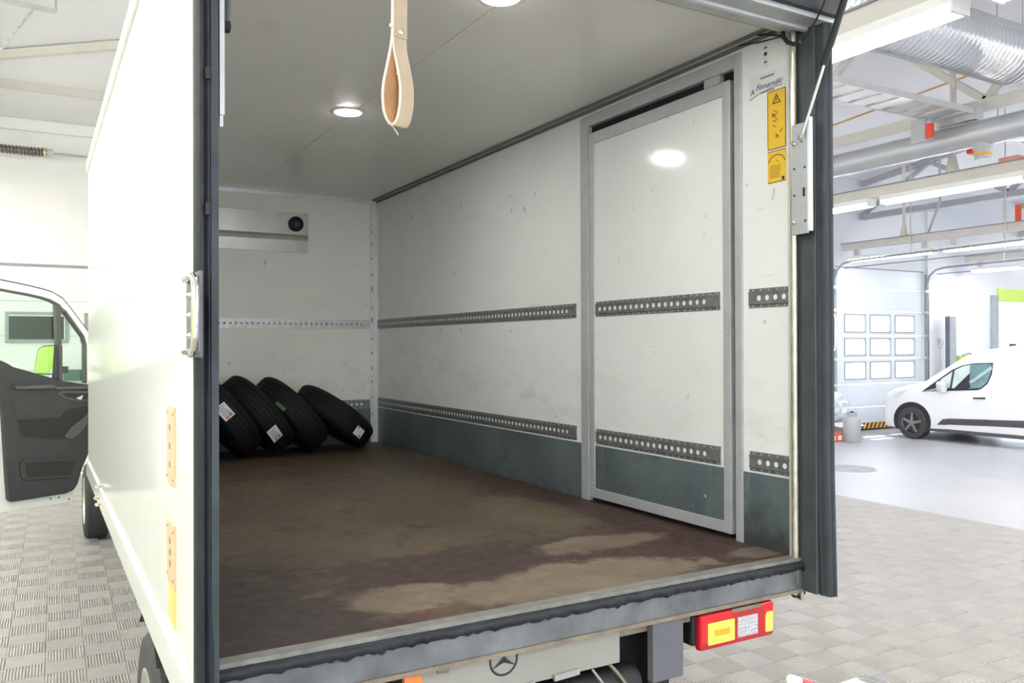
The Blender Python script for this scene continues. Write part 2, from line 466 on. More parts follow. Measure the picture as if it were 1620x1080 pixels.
for i in range(-15, 21):
    for j in range(-20, 21):
        x, y = tile_xy(i, j)
        cx, cy = x+TILE/2, y+TILE/2
        if i >= 20 or cx < XL+0.2 or cy > YF-0.2 or cy < -9.2: continue
        score = 0
        d = Vector((cx, cy, 0))-CAM
        if d.dot(cF) > 0.6:
            px, py, dz = proj((cx, cy, 0))
            left = -40 < px < 300 and 700 < py < 1120 and (px < 140 + (py-745)*0.42 + 25)
            right = (px > 1080 and 770 < py < 1120 and py > 935) or (px > 1300 and 770 < py < 1120 and px < 1665)
            if left or right: score = 1/dz
        cand.append((score, i, j, x, y))
cand.sort(reverse=True)
rest_v, rest_f = [], []
for k, (sco, i, j, x, y) in enumerate(cand):
    if k < 300 and sco > 0:
        o = bpy.data.objects.new('floor_tile', tile_me); COL.objects.link(o)
        o.parent = floor; o.location = Vector((x, y, 0))-ORG['floor']
    else:
        n0 = len(rest_v)
        rest_v += [(p.x*cr-p.y*sr+x, p.x*sr+p.y*cr+y, p.z) for p in tg.v]
        rest_f += [tuple(a+n0 for a in f) for f in tg.f]
me = bpy.data.meshes.new('floor_tile_field')
fo = ORG['floor']
me.from_pydata([(p[0]-fo.x, p[1]-fo.y, p[2]-fo.z) for p in rest_v], [], rest_f)
me.materials.append(M['tile_plastic'])
o = bpy.data.objects.new('floor_tile_field', me); COL.objects.link(o); o.parent = floor; o['kind'] = 'stuff'

# walls: front wall steps forward on the right; window and doorway openings are real holes
WT = 0.2
b = MB().box(XL-WT, XS, YF, YF+WT, 0, 5.3)
struct(b.build('wall_front_left', 'hall_white'))
b = MB().box(XS, XS+WT, YF2, YF, 0, 5.5)
struct(b.build('wall_return', 'hall_white'))
DX0, DX1, DZ = 11.94, 14.98, 3.52           # sectional door with nine panes
OX0, OX1, OZ = 17.85, 20.6, 2.90            # open doorway
b = MB().box(XS, DX0, YF2, YF2+WT, 0, 5.5).box(DX0, DX1, YF2, YF2+WT, DZ, 5.5).box(DX1, OX0, YF2, YF2+WT, 0, 5.5)
b.box(OX0, OX1, YF2, YF2+WT, OZ, 5.5).box(OX1, XR, YF2, YF2+WT, 0, 5.5)
wfr = struct(b.build('wall_front_right', 'wall_cool'))
MB().box(15.04, 15.74, YF2-0.07, YF2, 0, 4.9).build('pilaster', 'wall_cool', wfr)
b = MB().box(XL-WT, XL, YB, YF, 0, 6.8)
wl_ = struct(b.build('wall_left', 'hall_white'))
MB().box(XL, XL+0.01, -6.5, 4.5, 0, 2.7).build('painted_field', 'lime', wl_)
b = MB().box(XR, XR+WT, YB, YF2+WT, 0, 6.8)
struct(b.build('wall_right', 'hall_white'))
added_bays = [(-7.6, -3.8), (-3.2, 0.6), (1.2, 5.0), (9.0, 12.8), (16.0, 19.8)]  # unseen glazed bays added behind the camera to throw light into the box
b = MB().box(XL-WT, XR+WT, YB-WT, YB, 3.9, 5.6).box(XL-WT, XR+WT, YB-WT, YB, 0, 0.4)
xs_ = [XL-WT]+[v for q in added_bays for v in q]+[XR+WT]
for k in range(0, len(xs_), 2): b.box(xs_[k], xs_[k+1], YB-WT, YB, 0.4, 3.9)
wb = struct(b.build('wall_back', 'hall_white'))
for k, (x0, x1) in enumerate(added_bays):
    w_ = MB()
    for q in range(5): w_.box(x0+(x1-x0)*q/4-0.04, x0+(x1-x0)*q/4+0.04, YB-0.12, YB-0.06, 0.4, 3.9)
    for q in range(6): w_.box(x0, x1, YB-0.12, YB-0.06, 0.4+0.7*q-0.04, 0.4+0.7*q+0.04)
    w_ = struct(w_.build('window_%d' % (k+1), 'lamp_white'))
    for q in range(4):
        for r in range(5):
            MB().box(x0+(x1-x0)*q/4+0.03, x0+(x1-x0)*(q+1)/4-0.03, YB-0.094, YB-0.086, 0.4+0.7*r+0.03, 0.4+0.7*(r+1)-0.03).build('pane', 'pane_glass', w_)
ridge = -4.0
b = MB()
for y0, y1 in ((YF+WT, ridge), (ridge, YB-WT)):
    b.prism([(XL-WT, y0, ceil_z(y0)), (XL-WT, y1, ceil_z(y1)), (XL-WT, y1, ceil_z(y1)+0.2), (XL-WT, y0, ceil_z(y0)+0.2)], (XR-XL+2*WT, 0, 0))
ceiling = struct(b.build('ceiling', 'hall_ceiling'))
b = MB().box(XL, XS, YF-0.012, YF, 0, 0.10)
struct(b.build('baseboard_front', 'shade_grey'))
# purlins under the ceiling, along x
def Pc(px, py, drop):                     # pixel -> point a little below the sloped ceiling
    lo, hi = 2.0, 40.0
    for _ in range(60):
        m_ = (lo+hi)/2; q = CAM+ray(px, py)*m_
        if q.z > ceil_z(q.y)-drop: hi = m_
        else: lo = m_
    return CAM+ray(px, py)*lo
yp = Pc(60, 143, 0.08).y
for y in (yp, 0.4, -1.4, -3.2):
    x1 = XR if y < YF2-0.2 else XS
    MB().box(XL, x1, y-0.04, y+0.04, ceil_z(y)-0.10, ceil_z(y)+0.01).build('purlin', 'steel_cream', ceiling)
qa, qb = Pc(-60, 92, 0.06), Pc(260, 66, 0.06)
MB().bar(qa-(qb-qa)*1.2, qb+(qb-qa)*0.6, 0.08, 0.10).build('brace', 'steel_cream', ceiling)
MB().box(XL, XS, YF-0.10, YF, 4.98, 5.14).build('wall_plate', 'lamp_white', ceiling)

# ------------------------------------------------------------------ roof trusses
def truss(X, label, y0, y1, mat):
    t = thing('roof_truss', (X, (y0+y1)/2, 4.53), label, 'truss', 'steel roof trusses of the hall')
    MB().box(X-0.06, X+0.06, y0, y1, 4.53, 4.65).build('bottom_chord', mat, t)
    zt = lambda y: ceil_z(y)-0.13
    MB().bar((X, y0, zt(y0)), (X, ridge, zt(ridge)), 0.10, 0.12).build('top_chord', mat, t)
    MB().bar((X, ridge, zt(ridge)), (X, y1, zt(y1)), 0.10, 0.12).build('top_chord', mat, t)
    n = 12; ys = [y0+(y1-y0)*k/n for k in range(n+1)]
    for k in range(n):
        a, c = ys[k], ys[k+1]
        lo, hi = 4.64, lambda y: zt(y)-0.04
        if k % 2 == 0: MB().bar((X, a, lo), (X, c, hi(c)), 0.08, 0.08).build('diagonal', mat, t)
        else: MB().bar((X, a, hi(a)), (X, c, lo), 0.08, 0.08).build('diagonal', mat, t)
    return t
truss(6.8, 'cream steel roof truss crossing under the wide silver duct', 4.75, YB+0.05, 'steel_cream')
truss(12.8, 'grey steel roof truss above the white van and sectional door', 4.75, YB+0.05, 'steel_grey')
truss(18.8, 'far grey steel roof truss above the open doorway', 4.75, YB+0.05, 'steel_grey')

# ------------------------------------------------------------------ lamp rows
def lamp(X, y0, y1, z, label, group, tube='tube_light'):
    t = thing('fluorescent_lamp', (X, (y0+y1)/2, z), label, 'lamp', group)
    MB().box(X-0.09, X+0.09, y0, y1, z+0.05, z+0.11).build('housing', 'lamp_white', t)
    MB().prism([(X-0.08, y0+0.02, z+0.05), (X-0.055, y0+0.02, z), (X+0.055, y0+0.02, z), (X+0.08, y0+0.02, z+0.05)], (0, y1-y0-0.04, 0)).build('diffuser', tube, t)
    for yy in (y0, y1-0.02): MB().box(X-0.085, X+0.085, yy, yy+0.02, z, z+0.052).build('end_cap', 'lamp_white', t)
    return t
def lamp_row(X, z, ys, L, beam, blabel, label, group, drop=0.0):
    zb = z+0.11+drop
    if beam:
        bm_ = thing('lamp_beam', (X, 0, zb), blabel, 'beam')
        MB().box(X-0.07, X+0.07, YB+0.2, beam, zb, zb+0.13).build('beam', 'steel_cream', bm_)
        MB().box(X-0.09, X+0.09, YB+0.2, beam, zb+0.13, zb+0.145).build('top_strip', 'door_line', bm_)
        for yy in (-9.0, -4.0, -0.7, 3.2):
            MB().cyl((X, yy, zb+0.14), (X, yy, ceil_z(yy)), 0.03, 8).build('hanger', 'steel_cream', bm_)
            MB().lathe([(0.03, 0.30), (0.09, 0.0)], (X, yy, zb+0.13), (0, 0, 1), 8).build('hanger_foot', 'steel_cream', bm_)
        if drop:
            for y in ys:
                for dy in (0.2, L-0.2):
                    MB().box(X-0.05, X+0.05, y-L+dy-0.06, y-L+dy+0.06, z+0.10, zb+0.02).build('clamp', 'tray_steel', bm_)
    for y in ys: lamp(X, y-L, y, z, label, group, 'tube_light_boosted' if X < -1 else 'tube_light')
rowset = [
    (2.0, 3.76, 6.2, 'cream lamp beam above the right side of the box truck', 'fluorescent lamp in the row beside the box truck roof', 0.0),
    (7.4, 3.76, 4.6, 'cream lamp beam with black top line under the first truss', 'fluorescent lamp in the row below the small silver duct', 0.0),
    (12.0, 3.56, 4.6, 'cream lamp beam over the white van nose', 'fluorescent lamp in the row above the white van', 0.14),
    (16.3, 3.52, 4.6, 'cream lamp beam near the lime green doorway header', 'fluorescent lamp in the row near the lime green doorway header', 0.14),
]
for X, z, yend, bl, ll, drop in rowset:
    L = 1.9; ys = []; y = yend-0.15
    while y-L > YB+0.4: ys.append(y); y -= L+0.18
    lamp_row(X, z, ys, L, yend, bl, ll, ll.replace('fluorescent lamp', 'fluorescent lamps'), drop)
for X, ll in ((-3.9, 'fluorescent lamp in the row along the left side of the box truck'), (-7.2, 'fluorescent lamp in the row nearest the left hall wall'), (21.0, 'fluorescent lamp in the last row by the right hall wall')):  # rows out of view; the left two are boosted to light the truck
    L = 1.9; ys = []; y = (6.0 if X < 4 else 4.4)
    while y-L > YB+0.4: ys.append(y); y -= L+0.18
    lamp_row(X, 4.3, ys, L, None, '', ll, ll.replace('fluorescent lamp', 'fluorescent lamps'))
    t = thing('suspension_rail', (X, -4, 4.41), 'white suspension rail carrying the lamps %s' % ll.split('in the ')[1], 'rail')
    MB().box(X-0.03, X+0.03, YB+0.2, ys[0], 4.41, 4.45).build('bar', 'lamp_white', t)
    for yy in (-10, -4, 2): MB().cyl((X, yy, 4.44), (X, yy, ceil_z(yy)), 0.012, 6).build('wire', 'zinc', t)

# ------------------------------------------------------------------ the box truck
W, LEN, FZ, CZ = 2.23, 4.69, 1.0, 3.15
TRUCK = thing('box_truck', (-1.115, -2.3, 0), 'white box truck with its cargo box open at the rear', 'truck')
T = TRUCK
# floor, ceiling, front wall, left wall
MB().box(-W-0.02, 0.02, -LEN-0.02, 0.02, FZ-0.06, FZ).build('cargo_floor', 'ply_floor', T)
cl = MB().box(-W-0.03, -1.118, -LEN-0.02, 0.03, CZ, CZ+0.07).box(-1.112, 0.03, -LEN-0.02, 0.03, CZ, CZ+0.07).box(-1.13, -1.10, -LEN, 0, CZ+0.003, CZ+0.06).build('box_ceiling', 'box_ceiling', T)
MB().box(-W-0.06, 0.06, 0.0, 0.06, FZ, CZ+0.03).build('front_wall', 'box_front', T)
# outer skins
b = MB().box(-W-0.065, -W-0.03, -LEN-0.10, 0.12, 0.98, 3.22)
b.build('left_side_skin', 'white_paint', T)
b = MB().box(-W-0.03, -W, -LEN-0.0, 0.0, FZ, CZ+0.02)
b.build('left_inner_wall', 'box_wall', T)
MB().box(-W-0.078, -W-0.05, -LEN-0.10, 0.12, 0.87, 0.985).build('left_bottom_rail', 'white_paint', T, bevel=0.006)
MB().box(-W-0.080, -W-0.05, -LEN-0.10, 0.12, 3.19, 3.27).build('left_top_rail', 'white_paint', T, bevel=0.01)
MB().box(-W-0.06, 0.075, -LEN-0.10, 0.12, 3.22, 3.27).build('roof', 'white_paint', T)
MB().box(-W-0.06, 0.06, 0.06, 0.12, 0.9, 3.24).build('front_skin', 'white_paint', T)
b = MB().box(0.05, 0.075, -LEN-0.08, -4.40, 0.9, 3.24).box(0.05, 0.075, -3.25, 0.12, 0.9, 3.24).box(0.05, 0.075, -4.40, -3.25, 3.08, 3.24).box(0.05, 0.075, -4.40, -3.25, 0.9, 1.0)
b.build('right_side_skin', 'white_paint', T)
# left vertical corner trim seen edge on at the rear
MB().box(-W-0.075, -W-0.028, -LEN-0.14, -LEN-0.08, 0.86, 3.25).build('rear_corner_trim', 'white_paint', T, bevel=0.01)

# right wall panels
YD0, YD1, YD2, YD3 = -3.212, -3.285, -4.389, -4.430     # door frame outer/inner edges
MB().box(0, 0.05, YD0-0.02, 0, 1.0, CZ+0.02).build('wall_panel', 'box_wall', T)
MB().box(0, 0.05, -LEN, YD3+0.02, 1.0, CZ+0.02).build('wall_panel', 'box_wall', T)
MB().box(0.002, 0.05, YD3, YD0, 3.09, CZ+0.02).build('wall_panel', 'box_wall', T)
KZ = 1.312
MB().box(-0.004, 0, YD0+0.0, -0.02, 1.0, KZ-0.005).build('kick_plate', 'kick_grey', T)
MB().box(-0.004, 0, -LEN, YD3, 1.0, KZ-0.005).build('kick_plate', 'kick_grey', T)
MB().box(-W+0.0, -W+0.004, -LEN, 0, 1.0, KZ-0.01).build('kick_plate', 'kick_grey', T)
MB().box(-W, 0, -0.004, 0, 1.0, 1.30).build('kick_plate', 'kick_grey', T)
# door frame
fr = MB()
fr.box(-0.010, 0.045, YD1, YD0, 1.0, 3.112).box(-0.010, 0.045, YD3, YD2, 1.0, 3.112).box(-0.010, 0.045, YD2, YD1, 3.052, 3.112)
dframe = fr.build('side_door_frame', 'alu_frame', T, bevel=0.003)
MB().box(0.02, 0.048, YD2-0.01, YD1+0.01, 1.0, 3.06).build('door_gap', 'black_gap', dframe)
leaf = MB().box(-0.002, 0.03, -4.320, -3.335, 1.06, 2.97).build('side_door', 'door_leaf_white', T)
ed = MB().box(-0.009, 0.032, -3.339, -3.290, 1.022, 3.010).box(-0.009, 0.032, -4.362, -4.316, 1.022, 3.010).box(-0.009, 0.032, -4.317, -3.338, 2.948, 3.010).box(-0.009, 0.032, -4.317, -3.338, 1.022, 1.074)
ed.build('edge_frame', 'alu_frame', leaf, bevel=0.003)
MB().box(-0.0045, 0, -4.318, -3.337, 1.07, KZ-0.005).build('kick_plate', 'kick_grey', leaf)
MB().box(-0.006, 0.03, -4.30, -4.20, 3.012, 3.05).build('latch_block', 'alu_frame', leaf)
for y_, z_ in ((-4.338, 1.33), (-4.338, 1.9), (-4.338, 2.45), (-3.315, 1.1), (-3.315, 2.9), (-3.75, 1.048), (-4.0, 1.05)):
    MB().lathe([(0.0, 0.003), (0.004, 0.002), (0.006, 0)], (-0.009, y_, z_), (-1, 0, 0), 8).build('rivet', 'zinc', leaf)
MB().lathe([(0.0, 0.006), (0.009, 0.004), (0.012, 0)], (-0.0045, -4.19, 1.16), (-1, 0, 0), 10).build('screw_cap', 'rail_steel', leaf)
# lashing rails with real holes
def rail(p0, along, nrm, length, z0, z1, name, mat, parent, phase=0.04, tail=0.07, pitch=0.0447):
    """plate with a row of round holes: p0 start on the wall, along = unit direction, nrm = out of the wall"""
    p0, along, nrm = Vector(p0), Vector(along), Vector(nrm)
    h = z1-z0; b = MB()
    def pt(u, v, w): return p0+along*u+nrm*w+Vector((0, 0, z0-p0.z+v))
    def quad_box(u0, u1, v0, v1, w0, w1):
        vs = [pt(u, v, w) for w in (w0, w1) for v in (v0, v1) for u in (u0, u1)]
        b.add(vs, [(0,1,3,2),(4,6,7,5),(0,4,5,1),(2,3,7,6),(0,2,6,4),(1,5,7,3)])
    tl = 0.007
    quad_box(0, length, 0, h*0.20, 0, 0.003); quad_box(0, length, h*0.80, h, 0, 0.003)       # flanges
    quad_box(0, length, h*0.18, h*0.25, 0, 0.010); quad_box(0, length, h*0.75, h*0.82, 0, 0.010)  # lips
    nh = int((length-phase-tail)/pitch)+1
    v0, v1, vc, r = h*0.25, h*0.75, h*0.5, 0.0118
    us = [phase+pitch*k for k in range(nh)]
    edges = [us[0]-pitch/2]+[(us[k]+us[k+1])/2 for k in range(nh-1)]+[us[-1]+pitch/2]
    if us[0]-pitch/2 > 0: quad_box(0, us[0]-pitch/2, v0, v1, 0.001, tl)
    if us[-1]+pitch/2 < length: quad_box(us[-1]+pitch/2, length, v0, v1, 0.001, tl)
    N = 10
    for k in range(nh):
        u0, u1 = edges[k], edges[k+1]
        ring = []; outer = []
        for i in range(N):
            a = 2*math.pi*(i+0.5)/N; c_, s_ = math.cos(a), math.sin(a)
            ring.append((us[k]+r*c_, vc+r*s_))
            sc_ = 1e9
            if c_ > 1e-6: sc_ = min(sc_, (u1-us[k])/c_)
            if c_ < -1e-6: sc_ = min(sc_, (u0-us[k])/c_)
            if s_ > 1e-6: sc_ = min(sc_, (v1-vc)/s_)
            if s_ < -1e-6: sc_ = min(sc_, (v0-vc)/s_)
            outer.append((us[k]+sc_*c_, vc+sc_*s_))
        cor = [(u1, v1), (u0, v1), (u0, v0), (u1, v0)]
        vs = [pt(*q, tl) for q in outer]+[pt(*q, tl) for q in ring]+[pt(*q, tl-0.004) for q in ring]+[pt(*q, tl) for q in cor]
        fs = []
        for i in range(N):
            j = (i+1) % N
            fs += [(i, j, N+j, N+i), (N+i, N+j, 2*N+j, 2*N+i)]
            (ua, va), (ub, vb) = outer[i], outer[j]
            if abs(ua-ub) > 1e-7 and abs(va-vb) > 1e-7:      # this span wraps a corner
                ci = min(range(4), key=lambda q: (cor[q][0]-(ua+ub)/2)**2+(cor[q][1]-(va+vb)/2)**2)
                fs.append((i, 3*N+ci, j))
        b.add(vs, fs)
    o = b.build(name, mat, parent, fixn=False)
    def disc(q, u):
        ps = [pt(u+r*1.02*math.cos(a), vc+r*1.02*math.sin(a), 0.0052) for a in [2*math.pi*i/10 for i in range(10)]]
        return q.add(ps, [tuple(range(10))])
    if length < 1.0:
        for u in us: disc(MB(), u).build('hole', 'hole_white', o, fixn=False)
    else:
        d = MB()
        for u in us: disc(d, u)
        d_ = d.build('rail_holes', 'hole_white' if mat == 'rail_steel' else 'shade_grey', o, fixn=False); d_['kind'] = 'stuff'
    e = MB(); step = 0.043; u = 0.022
    while u < length-0.01:
        for v in (h*0.09, h*0.91):
            e.lathe([(0.0045, 0), (0.0035, 0.0015), (0, 0.002)], pt(u, v, 0.003), nrm, 6)
        u += step
    e_ = e.build('rail_rivets', 'alu', o, fixn=False); e_['kind'] = 'stuff'
    return o
for z0, z1 in ((2.005, 2.086), (1.316, 1.398)):
    rail((0, -0.03, z0), (0, -1, 0), (-1, 0, 0), 3.126, z0, z1, 'lashing_rail', 'rail_steel', T)
    rail((-0.002, -3.339-0.012, z0), (0, -1, 0), (-1, 0, 0), 0.942, z0, z1, 'lashing_rail', 'rail_steel', leaf)
    rail((0, -4.467, z0), (0, -1, 0), (-1, 0, 0), 0.222, z0, z1, 'lashing_rail', 'rail_steel', T, phase=0.058, tail=0.0)
    rail((-W, -0.03, z0), (0, -1, 0), (1, 0, 0), 4.6, z0, z1, 'lashing_rail', 'rail_steel', T)
rail((-W+0.03, 0, 2.003), (1, 0, 0), (0, -1, 0), W-0.10, 2.003, 2.084, 'lashing_rail', 'rail_lit', T)
rail((-W+0.03, 0, 1.300), (1, 0, 0), (0, -1, 0), W-0.10, 1.300, 1.380, 'lashing_rail', 'rail_steel', T)
# corner and edge profiles
cp = MB().box(-0.066, 0, -0.008, 0, 1.0, CZ).box(-0.008, 0, -0.028, 0, 1.0, CZ).build('corner_profile', 'alu_light', T)
d = MB()
for k in range(13):
    z_ = 1.25+k*0.135+random.uniform(-0.02, 0.02)
    d.box(-0.054, -0.045, -0.0095, -0.006, z_, z_+random.uniform(0.015, 0.05))
d.build('profile_slots', 'rust_edge', cp)
MB().box(-W, 0, -0.010, 0, 3.118, CZ).build('front_top_profile', 'alu_light', T)
tp = MB().box(-0.050, 0, -LEN, -0.008, 3.141, CZ).box(-0.014, 0, -LEN, -0.008, 3.127, CZ).build('top_profile', 'alu_dark', T)
MB().box(-0.030, -0.022, -LEN, -0.008, 3.136, 3.142).build('profile_ridge', 'alu_frame', tp)
MB().box(-W, -W+0.05, -LEN, -0.008, 3.138, CZ).build('top_profile', 'alu_dark', T)
MB().box(-W, -W+0.008, -0.06, 0, 1.0, CZ).build('corner_profile', 'alu_light', T)
# metal plate with the round vent on the front wall
pl = MB().box(-1.85, -0.622, -0.006, 0, 2.650, 2.985).build('front_plate', simple('plate_metal', (0.46, 0.44, 0.40), 0.32, 0.5, 0.15, 3).m, T, bevel=0.002)
MB().prism([(-1.85, -0.006, 2.80), (-1.85, -0.014, 2.775), (-1.85, -0.006, 2.75)], (1.228, 0, 0)).build('fold', 'plate_metal', pl)
for x_, z_ in ((-0.645, 2.96), (-0.645, 2.67), (-1.0, 2.67), (-1.3, 2.67), (-1.0, 2.96), (-1.3, 2.96)):
    MB().lathe([(0, 0.003), (0.006, 0)], (x_, -0.006, z_), (0, -1, 0), 8).build('screw', 'zinc', pl)
vent = MB().lathe([(0.063, 0), (0.064, 0.02), (0.058, 0.03), (0.050, 0.026), (0.046, 0.012)], (-0.730, -0.006, 2.888), (0, -1, 0), 28).build('vent_ring', 'black', T, smooth=True)
MB().lathe([(0, 0.03), (0.024, 0.028), (0.036, 0.016), (0.046, 0.004)], (-0.730, -0.010, 2.888), (0, -1, 0), 24).build('vent_disc', 'charcoal_trim', vent, smooth=True)
# the two round ceiling lamps
for y_ in (-2.60, -4.345):
    lr = MB().lathe([(0.062, 0), (0.078, 0.002), (0.080, 0.008), (0.060, 0.012)], (-1.143 if y_ > -3 else -1.143, y_, CZ+0.001), (0, 0, -1), 32).build('ceiling_lamp', 'lamp_white', T, smooth=True)
    MB().lathe([(0, 0.014), (0.055, 0.0135), (0.070, 0.011), (0.075, 0.008)], (-1.143, y_, CZ+0.001), (0, 0, -1), 32).build('lens', 'led_light', lr, smooth=True)

# rear frame: right post
MB().box(-0.010, 0.02, -4.706, -4.684, 1.0, 3.13).build('wall_end_trim', 'alu_light', T, bevel=0.003)
MB().cyl((-0.018, -4.722, 0.90), (-0.018, -4.722, 3.12), 0.0135, 16).build('guide_pole', 'pole_brass', T, smooth=True)
MB().box(0.002, 0.072, -4.81, -4.69, 0.872, 3.25).build('rear_post', 'post_grey', T, bevel=0.004)
def seal(xa, xb, y0, z0, z1, sgn):
    b = MB()
    # ribbed rubber profile: section in x-y, slightly wavy along z
    n = 26; rows = []
    for k in range(n+1):
        z = z0+(z1-z0)*k/n
        wv = 0.0022*math.sin(k*1.7)+0.0018*math.sin(k*0.63+1)
        fl = 0.010*max(0, 1-(z-z0)/0.5)
        sec = [(0, 0.0), (-0.010, -0.012), (-0.002, -0.022), (-0.004, -0.034), (0.010, -0.048), (0.026, -0.052), (0.036, -0.044), (0.046, -0.052), (0.060, -0.054), (0.072, -0.046), (0.080, -0.030), (0.082, 0.0)]
        rows.append([Vector((xa+sgn*(u*0.62+(wv if u < 0.02 else 0)), y0+v-fl, z)) for u, v in sec])
    b.grid(rows, True)
    m = len(rows[0]); b.f += [tuple(range(m)), tuple(n*m+i for i in range(m))]
    return b
sealR = seal(0.017, 0, -4.80, 0.872, 3.22, 1).build('rubber_seal', 'rubber_grey', T, smooth=True)
sealL = seal(-W-0.020, 0, -4.80, 0.80, 3.25, -1).build('rubber_seal', 'rubber', T, smooth=True)
for zz in (2.18, 2.52):
    MB().box(-W-0.045, -W-0.033, -4.862, -4.85, zz, zz+0.03).build('seal_clip', 'black', sealL)
MB().box(-W-0.05, -W-0.010, -4.81, -4.69, 0.80, 3.25).build('rear_post', 'post_grey', T, bevel=0.004)
# inner flap of the left seal
MB().box(-W-0.03, -W-0.012, -4.852, -4.70, 0.86, 3.2).build('seal_flap', 'rubber_grey', sealL)
MB().box(-W+0.000, -W+0.010, -4.705, -4.684, 1.0, 3.13).build('wall_end_trim', 'alu_light', T)
# header
hd = MB().box(-W-0.05, 0.07, -4.86, -4.69, 3.10, 3.25).build('rear_header', 'alu_frame', T, bevel=0.004)
MB().box(-W, 0.0, -4.69, -4.655, 3.118, 3.16).build('lip', 'alu_dark', hd)
MB().cyl((-W, -4.77, 3.098), (0.0, -4.77, 3.098), 0.014, 10).build('rib', 'alu', hd)
MB().box(-W-0.05, 0.07, -4.885, -4.855, 3.12, 3.22).build('header_seal', 'rubber', hd)
# hinge plates holding the gas struts, both sides
px_ = -0.040
ya_, yb2 = P(1252.5, 290, 0, px_).y, P(1277.5, 290, 0, px_).y
hp = MB().box(px_, px_+0.008, yb2, ya_, 2.283, 2.718).build('strut_plate', 'alu_frame', T, bevel=0.002)
MB().box(px_, px_+0.020, yb2-0.009, yb2, 2.292, 2.735).build('flange', 'hole_white', hp)  # pale colour paints the light falling on this rear-facing edge
MB().box(px_+0.004, 0.004, yb2+0.005, yb2+0.045, 2.30, 2.70).build('plate_spacer', 'post_grey', hp)
for x_, y_ in ((1257, 227.5), (1258, 352), (1271, 221.5)):
    MB().lathe([(0, 0.014), (0.007, 0.012), (0.010, 0.008), (0.010, 0)], P(x_, y_, 0, px_), (-1, 0, 0), 6).build('bolt', 'chrome', hp)
for x_, y_ in ((1256.5, 267.5), (1273, 264), (1256.5, 309.5), (1274, 348.5)):
    MB().lathe([(0, 0.001), (0.005, 0.0008), (0.005, 0)], P(x_, y_, 0, px_), (-1, 0, 0), 8).build('bolt_hole', 'black', hp)
q_ = P(1272, 303, 0, px_); MB().box(px_-0.002, px_, q_.y-0.005, q_.y+0.005, q_.z-0.018, q_.z+0.016).build('slot', 'black', hp)
hl = MB().box(-W+0.0, -W+0.010, -4.795, -4.697, 2.42, 3.1).build('strut_plate', 'alu_light', T, bevel=0.002)
MB().box(-W+0.0, -W+0.012, -4.803, -4.792, 2.45, 3.1).build('flange', 'alu_light', hl)
# gas struts up to the raised hatch
sA = P(1268, 217, 0, -0.052); d1 = P(1335, 2, 0, -0.02)
sB = sA+(d1-sA)*1.35
st = MB().cyl(sA, sA+(sB-sA)*0.42, 0.006, 10).build('gas_strut', 'zinc', T)
MB().cyl(sA+(sB-sA)*0.40, sB, 0.013, 12).build('cylinder', 'black', st)
MB().lathe([(0, -0.014), (0.010, -0.010), (0.014, 0), (0.010, 0.010), (0, 0.014)], sA, (1, 0, 0), 10).build('ball_joint', 'zinc', st)
e0 = P(358, 42, 0, -W+0.05)
st = MB().cyl(e0, e0+Vector((0.0, -0.12, 0.40)), 0.010, 10).build('gas_strut', 'charcoal_light', T)
MB().lathe([(0.012, -0.05), (0.012, -0.012), (0.018, -0.008), (0.018, 0.008), (0.010, 0.012)], e0, (1, 0, 0), 10).build('ball_joint', 'black', st)
MB().cyl(e0-Vector((0.05, 0, 0)), e0, 0.006, 8).build('stud', 'zinc', st)
# raised hatch over the opening
ha, hb = Vector((0, -4.90, 3.25)), Vector((0, -6.75, 4.25))
dirh = (hb-ha).normalized(); nh_ = Vector((0, -dirh.z, dirh.y))
hatch = MB().prism([Vector((-W-0.06, 0, 0))+p for p in (ha, hb, hb+Vector((0, dirh.z, -dirh.y))*-0.05, ha+Vector((0, dirh.z, -dirh.y))*-0.05)], (W+0.13, 0, 0)).build('rear_hatch', 'white_paint', T)
for x_ in (-2.0, -0.23):
    MB().bar((x_, -4.80, 3.235), (x_, -4.98, 3.30), 0.08, 0.03).build('hinge', 'black', hatch)
# sill
sl = MB().box(-W, 0.0, -4.735, -4.685, 0.955, 1.003).build('sill_strip', simple('sill_alu', (0.24, 0.235, 0.21), 0.5, 0.2, 0.25, 20).m, T)
MB().box(-W-0.05, 0.068, -4.735, -4.675, 0.876, 0.962).build('sill_channel', 'steel_galv', T, bevel=0.006)
MB().box(-W-0.05, 0.05, -4.742, -4.66, 0.866, 0.880).build('sill_lower_edge', 'rust_edge', T)
rows = []
n = 150
for k in range(n+1):
    x = -W-0.03+(W+0.095)*k/n
    j1 = random.uniform(-0.004, 0.004); j2 = random.uniform(-0.006, 0.003); j3 = random.uniform(-0.004, 0.004)
    if random.random() < 0.12: j2 -= 0.006
    rows.append([Vector((x, -4.732, 0.990)), Vector((x, -4.746+j1, 0.989+j3*0.5)), Vector((x, -4.752+j1, 0.978+j3)), Vector((x, -4.751+j3, 0.966+j2)), Vector((x, -4.742, 0.957+j2)), Vector((x, -4.734, 0.955))])
MB().grid(rows, True).build('sill_rubber', 'rubber', T, smooth='all')
